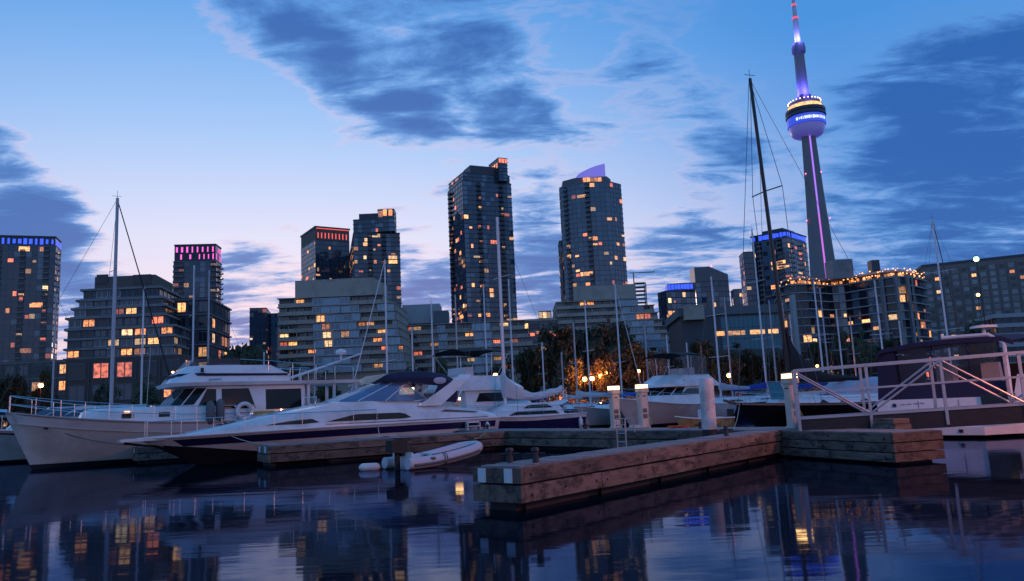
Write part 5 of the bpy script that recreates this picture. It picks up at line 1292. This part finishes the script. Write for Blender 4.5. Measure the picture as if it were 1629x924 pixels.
eng = MB(); eng.loft([[(3.22, -.22, .56), (3.22, .22, .56), (3.22, .2, .92), (3.22, -.2, .92)], [(3.5, -.27, .52), (3.5, .27, .52), (3.5, .23, 1.02), (3.5, -.23, 1.02)], [(3.86, -.22, .56), (3.86, .22, .56), (3.86, .18, .94), (3.86, -.18, .94)]]); eng.build('outboard_cowl', RUBBER, t, smooth=True)
MB().box((3.52, 0, .34), (.16, .11, .8)).build('outboard_leg', RUBBER, t); MB().box((3.36, 0, .5), (.12, .3, .16)).build('clamp_bracket', STEELD, t)
MB().tube([(3.3, 0, .72), (2.9, 0, .78)], .022, 6).build('tiller', RUBBER, t)
MB().box((3.52, 0, 1.022), (.2, .32, .014)).build('cowl_decal', GREYCAN, t)
p_ = gp(588, 748, 0); o_ = MB().lathe([(.02, -.33), (.09, -.28), (.12, -.2), (.12, .2), (.09, .28), (.02, .33)], 12)
o_.v = [(z, y, x+.05) for x, y, z in o_.v]
tag(o_.build('floating_fender', WHITE, smooth=True, loc=(p_.x, p_.y, .04)), 'white fender floating beside the dinghy', 'fender')

# --- sailing boats
def sailboat(label, px, ptop, Y, rz, L=9.0, hullm=WHITE, mastm=MASTW, mr=.085, cover=BLUECAN, jib=None, group=None, boom=True, deckz=1.15, stripe=NAVY, pos=None, ztop=None, spread=2, name='sailboat', cabin=True):
    p = at(px, 620, Y) if pos is None else Vector(pos)
    t = thing(name, label, 'sailing boat', (p.x, p.y, 0), rz, group)
    X0 = -L*.40
    H = Hull(L, L*.31, (deckz+.25, deckz-.05, deckz), -.5, L*.14, .5, .7, .25, 1.1, .42, x0=X0)
    H.build(t, hullm, DECKW); H.strip(t, 'bottom_paint', BOOT, .03, H.vz(.12), .02, 1, .012)
    if stripe: H.strip(t, 'hull_stripe', stripe, lambda q: H.vz(H.zs(q)-.2)(q), lambda q: H.vz(H.zs(q)-.12)(q), .01, 1, .012)
    H.rub(t, WHITE, .03)
    w = L*.2
    if cabin:
        house(t, 'cabin', [(deckz-.1, outl(-L*.16, L*.26, w*.5, w, L*.12)), (deckz+.38, outl(-L*.13, L*.25, w*.45, w*.86, L*.1)), (deckz+.44, outl(-L*.12, L*.25, w*.4, w*.7, L*.1))], WHITE)
        yf = lambda x, z: w/2*(1-.29*(z-deckz+.1))
        sidewin(t, [(-L*.02, deckz+.1), (L*.2, deckz+.1), (L*.19, deckz+.26), (-L*.01, deckz+.26)], yf)
    zt2 = at(px if pos is None else px, ptop, p.y).z if ztop is None else ztop
    z0 = deckz+.35
    MB().tube([(0, 0, z0), (0, 0, (z0+zt2)/2), (0, 0, zt2)], mr, 8, mr*.8).build('mast', mastm, t, smooth=True)
    MB().tube([(0, 0, zt2), (.02, 0, zt2+.5)], .012, 4).build('masthead_aerial', WIRE, t)
    MB().tube([(-.25, 0, zt2+.12), (.3, 0, zt2+.12)], .012, 4).build('wind_vane', WIRE, t)
    for k in range(spread):
        zz = z0+(zt2-z0)*(k+1)/(spread+1)*1.02
        MB().tube([(.12, -L*.11, zz+.03), (0, 0, zz), (.12, L*.11, zz+.03)], .022, 5).build('spreader', mastm, t)
        for sd_ in (-1, 1):
            if k == spread-1:
                MB().tube([(.05, sd_*L*.14, deckz), (.12, sd_*L*.11, zz+.03), (0, 0, zt2-.15)], .011, 4).build('shroud', WIRE, t)
    fs = H.pt(.02, 1, 1); MB().tube([(fs.x, 0, fs.z), (0, 0, zt2-.1)], .012 if not jib else .05, 5, .012 if not jib else .035).build('forestay' if not jib else 'furled_jib', WIRE if not jib else jib, t)
    MB().tube([(X0+L*.99, 0, deckz), (0, 0, zt2-.05)], .011, 4).build('backstay', WIRE, t)
    if boom:
        MB().tube([(.05, 0, deckz+1.15), (L*.42, 0, deckz+1.2)], .06, 7).build('boom', mastm, t)
        if cover:
            rr = []
            for i in range(9):
                k = i/8; x_ = -.08+L*.42*k; hh = .42*(1-k)**1.3+.14+.03*math.sin(i*2.1); ww = .13+.05*(1-k)
                rr.append([(x_, -ww*.5, deckz+1.12), (x_, -ww, deckz+1.3), (x_, -ww*.5, deckz+1.2+hh), (x_, ww*.5, deckz+1.2+hh), (x_, ww, deckz+1.3), (x_, ww*.5, deckz+1.12)])
            b_ = MB(); b_.loft(rr); b_.build('sail_cover', cover, t, smooth=True)
    H.rails(t, .02, .97, .55, 8, (.5,), .011)
    return t
# white and navy sailing boat with bundled white sail
P4 = Vector((-.45, 43.4, 0))
t = sailboat('navy-sided sailing boat with a loose white bundled sail on its boom', 800, 345, P4.y, math.atan2(.55, .84), 8.2, WHITE, MASTW, .10, None, deckz=1.15, stripe=None, pos=(*v2(at(802, 600, 43.4)), 0), cabin=False)
Hs = Hull(8.2, 8.2*.31, (1.4, 1.1, 1.15), -.5, 8.2*.14, .5, .7, .25, 1.1, .42, x0=-8.2*.4)
Hs.strip(t, 'navy_topside', NAVY, Hs.vz(.12), lambda q: Hs.vz(Hs.zs(q)-.22)(q), .0, 1, .012)
house(t, 'cabin', [(1.05, outl(-1.6, 3.4, .7, 2.0, 1.4)), (1.5, outl(-1.0, 3.2, .6, 1.8, 1.3)), (1.85, outl(-.2, 2.9, .6, 1.5, 1.0))], WHITE)
sidewin(t, [(-.4, 1.22), (3.0, 1.2), (2.8, 1.4), (0.1, 1.42)], lambda x, z: 1.0-.22*(z-1.05)); sidewin(t, [(.6, 1.56), (2.6, 1.55), (2.4, 1.74), (1.0, 1.75)], lambda x, z: .9-.43*(z-1.5))
rr = []; r_ = random.Random(9)
for i in range(15):
    k = i/14; x_ = -.1+4.0*k; hh = (1.25*(1-k)**4+.30+.12*k) + r_.uniform(-.07, .07); ww = .20+.12*(1-k)+r_.uniform(-.05, .05); zb_ = 2.15-.25*math.sin(math.pi*k)+.2*k
    rr.append([(x_, ww*math.cos(a)*(1+.3*r_.uniform(-1, 1)), zb_+hh*(.5+.5*math.sin(a))) for a in [2*math.pi*j/9 for j in range(9)]])
b_ = MB(); b_.loft(rr); b_.build('bundled_sail', WHTCAN, t, smooth=True)
fender(t, 4.2, -1.3, .6, .55, .12, WHITE)

# black hulled sailing yacht
p8 = at(1272, 600, 47.0)
zt8 = at(1213, 135, 46).z
rz8 = math.atan2(.42, .91)
t = thing('black_sailing_yacht', 'large black-hulled sailing yacht with tall black mast and dark bundled mainsail', 'sailing boat', (*v2(at(1168, 645, 43.5)), 0), rz8)
H = Hull(15.5, 4.2, (1.32, 1.02, 1.1), -.6, 2.0, .5, .72, .25, 1.1, .4)
H.build(t, BLACKH, DECKW); H.strip(t, 'white_sheer_stripe', WHITE, lambda q: H.vz(H.zs(q)-.09)(q), .99, 0, 1, .014); H.rub(t, TEAK, .04)
house(t, 'cabin', [(.95, outl(2.6, 12.0, 1.2, 2.9, 2.0)), (1.42, outl(2.9, 11.8, 1.0, 2.6, 2.0)), (1.52, outl(3.2, 11.7, .9, 2.3, 1.9))], WHITE)
for x_ in (4.9, 6.5, 8.1, 9.7): sidewin(t, [(x_, 1.1), (x_+.7, 1.1), (x_+.68, 1.3), (x_+.02, 1.3)], lambda x, z: 1.45-.32*(z-.95))
mx = 4.3
mtop = (mx-.9, 0, zt8)
MB().tube([(mx, 0, 1.3), (mx-.45, 0, zt8*.5), mtop], .135, 8, .10).build('mast', MASTB, t, smooth=True)
for k, zz in enumerate((.36, .66)):
    z_k = zt8*zz; x_k = mx-.9*zz
    MB().tube([(x_k+.15, -1.25, z_k), (x_k, 0, z_k), (x_k+.15, 1.25, z_k)], .04, 5).build('spreader', MASTB, t)
for sd_ in (-1, 1):
    MB().tube([(mx+.2, sd_*2.0, 1.1), (mx-.15, sd_*1.25, zt8*.36), (mx-.4, sd_*1.25, zt8*.66), (mtop[0], 0, mtop[2]-.2)], .018, 4).build('shroud', WIRE, t)
    MB().tube([(mx-.3, sd_*2.0, 1.1), (mx-.3, 0, zt8*.36)], .014, 4).build('shroud', WIRE, t)
MB().tube([(.3, 0, 1.35), (mtop[0]-.1, 0, mtop[2]-.2)], .022, 4).build('forestay', WIRE, t)
MB().tube([(2.4, 0, 1.3), (mx-.7, 0, zt8*.78)], .018, 4).build('inner_stay', WIRE, t)
MB().tube([(15.2, 0, 1.2), (mtop[0], 0, mtop[2]-.05)], .018, 4).build('backstay', WIRE, t)
MB().tube([(mtop[0], 0, mtop[2]), (mtop[0], 0, mtop[2]+.6)], .018, 4).build('masthead_aerial', WIRE, t); MB().tube([(mtop[0]-.4, 0, mtop[2]+.2), (mtop[0]+.4, 0, mtop[2]+.25)], .02, 4).build('wind_vane', WIRE, t)
MB().tube([(mx, 0, 2.3), (mx+5.6, 0, 2.4)], .09, 7).build('boom', MASTB, t)
rr = []; r_ = random.Random(19)
for i in range(13):
    k = i/12; x_ = mx-.12+5.4*k; hh = 2.6*(1-k)**5+.45*(1-k)+.22; ww = .2+.1*(1-k)
    rr.append([(x_, ww*math.cos(a), 2.35+hh*(.5+.5*math.sin(a))+r_.uniform(-.02, .02)) for a in [2*math.pi*j/9 for j in range(9)]])
b_ = MB(); b_.loft(rr); b_.build('bundled_mainsail', BLKCAN, t, smooth=True)
panel(t, 'open_hatch', [(2.0, -.75, 1.42), (3.1, -.75, 1.42), (2.95, -.5, 2.35), (2.05, -.5, 2.35)], TEAL, .0, .03)
MB().tube([(1.96, -.78, 1.4), (2.0, -.5, 2.4), (3.0, -.5, 2.4), (3.14, -.78, 1.4)], .03, 5).build('hatch_frame', ALU, t)
for x0_, x1_, hz_ in ((7.2, 8.9, 2.35), (9.2, 11.2, 2.5)):
    rr = []
    for i in range(6):
        k = i/5; x_ = x0_+(x1_-x0_)*k; cz = 1.5+(hz_-1.5)*min(1, .15+k*1.3)
        rr.append([(x_, -1.2, 1.3), (x_, -1.1, cz-.15), (x_, 0, cz), (x_, 1.1, cz-.15), (x_, 1.2, 1.3)])
    b_ = MB(); b_.loft(rr, closed=False); b_.build('canvas_dodger', GREYCAN, t, smooth=True)
H.rails(t, .02, .97, .62, 12, (.5,), .014)
MB().tube([(.1, 0, 1.3), (-.7, 0, 1.5)], .08, 6).build('bowsprit', TEAK, t)

# --- right hand cruiser with navy canvas enclosure, stern towards the dock
TL, TR = Vector(v2(at(1396, 650, 29.2))), Vector(v2(at(1640, 655, 25.4)))
cy_ = TR-TL; wS = cy_.length; ang = math.atan2(cy_.y, cy_.x)
# local frame here: x along the transom to the right, y forward (away), z up
t = thing('canvas_cruiser', 'white cruiser with navy canvas enclosure, stern and swim platform towards the gangway', 'motor yacht', (TL.x, TL.y, 0), ang)
def srow(y, w, zc, zs_): return [(wS/2-w*.42, y, -.3), (wS/2-w/2, y, .35), (wS/2-w/2, y, zs_), (wS/2+w/2, y, zs_), (wS/2+w/2, y, .35), (wS/2+w*.42, y, -.3)]
hl = MB(); hl.loft([srow(0, wS, 0, 1.3), srow(3, wS*1.03, 0, 1.36), srow(7, wS*.95, 0, 1.5), srow(10, wS*.6, 0, 1.7), srow(12, .1, 0, 1.85)]); hl.build('hull', WHITE, t)
hb = MB(); hb.loft([[(x, y-.012, z) for x, y, z in srow(0, wS*1.004, 0, .12)], [(x, y, z) for x, y, z in srow(3, wS*1.034, 0, .12)]]) 
MB().box((wS*.5, -.02, .02), (wS*.9, .03, .3)).build('bottom_paint', BOOT, t)
MB().box((wS*.815, .2, .95), (wS*.19, .6, .86)).build('transom_gate', BLACKH, t)
sp_ = MB(); sp_.loft([[(wS*.12, -1.25, .10), (wS*.80, -1.25, .10), (wS*.80, -1.25, .36), (wS*.12, -1.25, .36)], [(wS*.02, -.03, .10), (wS*.97, -.03, .10), (wS*.97, -.03, .40), (wS*.02, -.03, .40)]]); sp_.build('swim_platform', WHITE, t)
MB().lathe([(.075, -.01), (.075, .01)], 14, (0, 0, 0)).build('emblem', NAVY, t, loc=(wS*.13, -.03, 1.1)).rotation_euler = (R(90), 0, 0)
for k in range(4): MB().box((wS*(.19+.045*k), -.012, 1.12+.01*k), (wS*.03, .016, .018)).build('script_mark', NAVY, t)
for x_ in (.30, .57): MB().box((wS*x_, -.008, .92), (.014, .014, .62)).build('panel_joint', RUBGREY, t)
for x_ in (.45, .66): MB().box((wS*x_, -1.27, .24), (.12, .04, .1)).build('vent', RUBBER, t)
cb = MB(); cb.loft([[(wS*.03, .08, 1.3), (wS*.80, .08, 1.3), (wS*.80, .14, 1.3), (wS*.03, .14, 1.3)], [(wS*.05, .25, 1.82), (wS*.9, .25, 1.82), (wS*.9, .31, 1.82), (wS*.05, .31, 1.82)]]); cb.build('aft_curtain', CANVAS, t)
rr = []
for i in range(9):
    k = i/8; y_ = .1+4.2*k; zc = 3.28+.14*math.sin(math.pi*k)
    rr.append([(wS*.02, y_, zc-.34), (wS*.06, y_, zc-.1), (wS*.3, y_, zc+.03), (wS*.6, y_, zc+.06), (wS*.88, y_, zc), (wS*.95, y_, zc-.16)])
b_ = MB(); b_.loft(rr, closed=False); b_.loft([[(x, y, z-.04) for x, y, z in q] for q in rr], closed=False)
b_.loft([rr[0], [(x, y-.02, z-.16) for x, y, z in rr[0]]], closed=False); b_.build('canvas_top', CANVAS, t, smooth=True)
panel(t, 'corner_curtain', [(wS*.0+.02, .1, 1.32), (wS*.17, .1, 1.32), (wS*.15, .2, 3.2), (wS*.03, .2, 2.95)], CANVAS, .0, .02)
panel(t, 'side_canvas', [(wS*.02, 4.2, 1.4), (wS*.02, .12, 1.32), (wS*.03, .2, 2.95), (wS*.03, 4.2, 3.0)], CANVAS, .0, .02)
for a_, b2 in ((.17, .42), (.42, .66), (.66, .86)):
    panel(t, 'vinyl_window', [(wS*a_, .27, 1.8), (wS*b2, .27, 1.8), (wS*(b2-.01), .16, 3.22), (wS*(a_+.01), .16, 3.2)], VINYL, .0, .012)
    MB().tube([(wS*b2, .25, 1.95), (wS*(b2-.01), .14, 3.24)], .035, 5).build('canvas_seam', CANVAS, t)
MB().tube([(wS*.90, -.05, 1.2), (wS*.90, .0, 2.2), (wS*.89, .15, 3.05), (wS*.80, .2, 3.37), (wS*.5, .2, 3.4)], .07, 8).build('arch_tube', WHITE, t, smooth=True)
MB().loft([[(wS*.9, .2, 1.25), (wS*1.0, .2, 1.25), (wS*1.0, 1.3, 1.25), (wS*.9, 1.3, 1.25)], [(wS*.92, .5, 2.0), (wS*.99, .5, 2.0), (wS*.99, 1.6, 2.0), (wS*.92, 1.6, 2.0)]]).build('side_coaming', WHITE, t)
MB().box((wS*.5, 4.3, 1.9), (wS*.8, .5, 1.1)).build('helm_console', BLKCAN, t)
for x_ in (.3, .62): MB().box((wS*x_, 2.8, 2.05), (.6, .5, .9)).build('helm_seat', WHTCAN, t)
MB().tube([(wS*.5, .25, 3.36), (wS*.5, .25, 3.55)], .05, 6).build('antenna_post', WHITE, t)
MB().lathe([(.05, 3.55), (.42, 3.56), (.42, 3.64), (.1, 3.68)], 16, (wS*.72, 1.0, .1)).build('radar_dome', WHITE, t, smooth=True)
MB().tube([(wS*.72, 1.0, 3.34), (wS*.72, 1.0, 3.68)], .06, 6).build('radar_post', WHITE, t)

# masts of the other sailing boats: each its own boat
placed = []
def caps(x, y, rz, L):
    u = Vector((math.cos(rz), math.sin(rz))); return [Vector((x, y))+u*(L*k) for k in (-.4, -.2, 0, .2, .4, .6)]
SP = [ # px of mast top, y top, start depth, length, jib, cover, label
    (187, 315, 47, 11.5, None, None, 'sailing boat with thick white mast and black furled jib beyond the trawler yacht'),
    (229, 457, 60, 9, None, BLUECAN, 'sailing boat whose mast rises before the dark stepped block'),
    (309, 422, 64, 9.5, None, BLUECAN, 'sailing boat whose mast crosses the magenta-crowned tower'),
    (333, 430, 70, 9.5, None, WHTCAN, 'sailing boat with pale sail cover, mast just right of the magenta-crowned tower'),
    (612, 413, 62, 10, MASTW, None, 'sailing boat with white furled jib, mast before the glass tower with glowing top'),
    (686, 482, 70, 8.5, None, BLUECAN, 'sailing boat whose mast rises before the low terraced row, left of the tall tower'),
    (724, 469, 66, 8.5, None, WHTCAN, 'sailing boat whose mast rises by the black bimini'),
    (769, 452, 74, 9, None, WHTCAN, 'sailing boat with pale cover, mast before the foot of the tallest tower'),
    (809, 444, 78, 9, None, BLUECAN, 'sailing boat whose mast stands close behind the bundled white sail'),
    (912, 514, 70, 8, None, WHTCAN, 'smaller sailing boat whose mast rises left of the orange lamp cluster'),
    (930, 477, 76, 9, None, GREYCAN, 'sailing boat whose mast rises directly over the orange lamp cluster'),
    (978, 452, 72, 9.5, MASTW, None, 'sailing boat with white furled jib before the curved tower terraces'),
    (1025, 518, 82, 8, None, BLUECAN, 'short-masted sailing boat behind the convertible cruiser'),
    (1131, 440, 66, 9.5, None, GREYCAN, 'sailing boat with mast before the concrete side of the glass hall'),
    (1196, 364, 62, 11, None, BLUECAN, 'tall-masted sailing boat just left of the black mast'),
    (1223, 478, 74, 9, None, WHTCAN, 'sailing boat with pale cover before the teal glass panels'),
    (1244, 482, 80, 9, None, BLUECAN, 'sailing boat whose mast stands close by the black mast'),
    (1294, 446, 70, 9, None, BLUECAN, 'sailing boat whose mast crosses the left end of the wavy condominium'),
    (1304, 458, 78, 9, None, WHTCAN, 'sailing boat with pale cover before the left end of the wavy condominium'),
    (1391, 446, 68, 9, None, BLUECAN, 'sailing boat whose mast crosses the middle of the wavy condominium'),
    (1483, 348, 64, 11, MASTB, BLKCAN, 'sailing boat with dark furled jib before the slab hotel'),
    (1152, 472, 88, 8.5, None, BLUECAN, 'distant sailing boat next to the lone orange globe lamp'),
    (1256, 500, 92, 8, None, BLUECAN, 'distant sailing boat half hidden behind the bundled black mainsail'),
    (1330, 492, 90, 8, None, WHTCAN, 'distant sailing boat with pale cover before the bend of the wavy condominium'),
    (1352, 505, 84, 8, None, BLUECAN, 'distant sailing boat with blue cover before the bend of the wavy condominium'),
    (1430, 510, 88, 8, None, BLUECAN, 'distant sailing boat before the piers of the wavy condominium'),
    (862, 545, 92, 8, None, BLUECAN, 'distant sailing boat before the lit rooftop room'),
    (893, 560, 86, 7.5, None, WHTCAN, 'distant sailing boat with pale cover at the dark park clump'),
    (1060, 532, 90, 8, None, BLUECAN, 'distant sailing boat rising over the convertible cruiser canopy'),
    (1092, 545, 84, 7.5, None, WHTCAN, 'distant sailing boat with pale cover above the white pile'),
    (500, 545, 82, 8, None, BLUECAN, 'distant sailing boat before the beige terraced condominium'),
    (655, 520, 88, 8, None, WHTCAN, 'distant sailing boat with pale cover before the low terrace end'),
    (420, 560, 80, 7.5, None, BLUECAN, 'distant sailing boat under the round willow-like tree'),
    (90, 470, 62, 9, None, BLUECAN, 'sailing boat whose mast stands at the edge of the blue-crowned tower'),
]
for big in (((-14, 39), HD, 15), ((-8, 38), HD, 16), ((-24, 43), HD, 14), ((-1, 47), HD, 13), ((7.5, 57), .8, 10), ((10, 53.5), .8, 12), ((6, 67), .2, 8), ((19, 47), .43, 15), ((.5, 43.5), .58, 8), ((17.6, 31), .9, 12)):
    placed.append((caps(big[0][0], big[0][1], big[1], big[2]), 2.3))
for i, (px, yt, Y, L, jib, cov, lab) in enumerate(SP):
    rz = HD+(math.pi if i % 3 == 2 else 0)+.1*math.sin(i*1.7)
    if i == 0: rz = HD+math.pi
    yy = Y
    while yy < 108:
        p = at(px, 600, yy); cp = caps(p.x, p.y, rz, L)
        if all((a-b2).length > r2+1.6 for q, r2 in placed for a in cp for b2 in q): break
        yy += 1.5
    if yy >= 108: print('crowded', lab)
    placed.append((cp, 1.6))
    ptop = at(px, yt, yy)
    sailboat(lab, px, yt, yy, rz, L, [WHITE, NAVY, WHITE, CREAM][i % 4], MASTW if i % 3 else MASTA, (.12 if i == 0 else .085)*(1 if yy < 85 else 1.15), cov, jib if i else BLKCAN, stripe=[NAVY, WHITE, BLUECAN, TEAK][i % 4], pos=(ptop.x, yy, 0), ztop=ptop.z, spread=2 if L > 9 else 1)

# ------------------------------------------------------------------ mooring lines
line('pale mooring line from the cruiser bow to the left finger dock end', (wpt(T2, (3.2, -.9, 1.2)), (LA.x+.1, LA.y+.5, DT+.05)), sag=.15)
line('pale mooring line from the purple cruiser stern to the walkway', (wpt(T2, (14.6, -1.9, 1.2)), (*v2(gp(742, 684, DT)), DT+.15)), sag=.3)
line('pale spring line along the purple striped hull to the finger dock', (wpt(T2, (9.2, -2.1, 1.15)), (LA.x+3.4, LA.y+2.7, DT+.05)), sag=.12)
line('dark bow line hanging from the trawler yacht hawse to the short finger', (wpt(T1, (-.3, -.6, 2.0)), (SA.x+.6, SA.y+.5, DT+.05)), WIRE, sag=.35)
line('thin line from the dinghy bow up to the dock', ((-1.5, 26.6, .68), (*v2(gp(775, 686, DT)), DT+.1)), ROPEY, .012, .1)
line('yellow bow line of the black sailing yacht tied to the landing dock', (wpt(bpy.data.objects['black_sailing_yacht'], (.2, -.2, 1.25)), (*v2(gp(1150, 681, DT)), DT+.05)), ROPEY, .018, .6)

# ------------------------------------------------------------------ pieces of parts hang under their part
UNDER = {'window': 'cabin', 'windshield': 'cabin', 'portlight': 'trunk_cabin', 'cabin_window': 'coachroof', 'pin_stripe': 'coachroof', 'side_vent': 'coachroof', 'deck_hatch': 'coachroof',
         'bottom_paint': 'hull', 'rub_rail': 'hull', 'hull_stripe': 'hull', 'purple_stripe': 'hull', 'lower_hull_band': 'hull', 'sheer_plank': 'hull', 'knuckle': 'hull', 'navy_topside': 'hull', 'white_sheer_stripe': 'hull', 'hull_port': 'hull', 'hawse_hole': 'hull',
         'spreader': 'mast', 'shroud': 'mast', 'masthead_aerial': 'mast', 'wind_vane': 'mast', 'sail_cover': 'boom', 'wind_screen': 'flybridge', 'navy_stripe': 'flybridge', 'screen_frame': 'flybridge', 'fly_seat': 'flybridge', 'bench_seat': 'flybridge', 'seat_frame': 'flybridge', 'nav_light': 'flybridge',
         'outboard_leg': 'outboard_cowl', 'clamp_bracket': 'outboard_cowl', 'tiller': 'outboard_cowl', 'cowl_decal': 'outboard_cowl', 'radar_post': 'radar_dome', 'porthole_window': 'canvas_top', 'bimini_frame': 'bimini_top',
         'socket': 'post', 'crown_light': 'crown', 'red_uplight': 'crown', 'red_edge_light': 'crown', 'string_bulb': 'roof', 'scrolling_display': 'led_band', 'red_band': 'antenna', 'pod_lamp': 'pod_roof', 'light_strip': 'shaft', 'glass_panel': 'wall', 'vent_louvre': 'roof_house', 'emblem': 'hull', 'script_mark': 'hull', 'panel_joint': 'hull', 'transom_gate': 'hull', 'vent': 'swim_platform'}
for root in [o for o in col.objects if o.parent is None and o.type == 'EMPTY']:
    kids = list(root.children); by = {}
    for c in kids: by.setdefault(c.name.split('.')[0], c)
    for c in kids:
        p = UNDER.get(c.name.split('.')[0]); q = by.get(p) if p else None
        if q is not None and q is not c and q.parent is root and tuple(q.location) == (0, 0, 0): c.parent = q
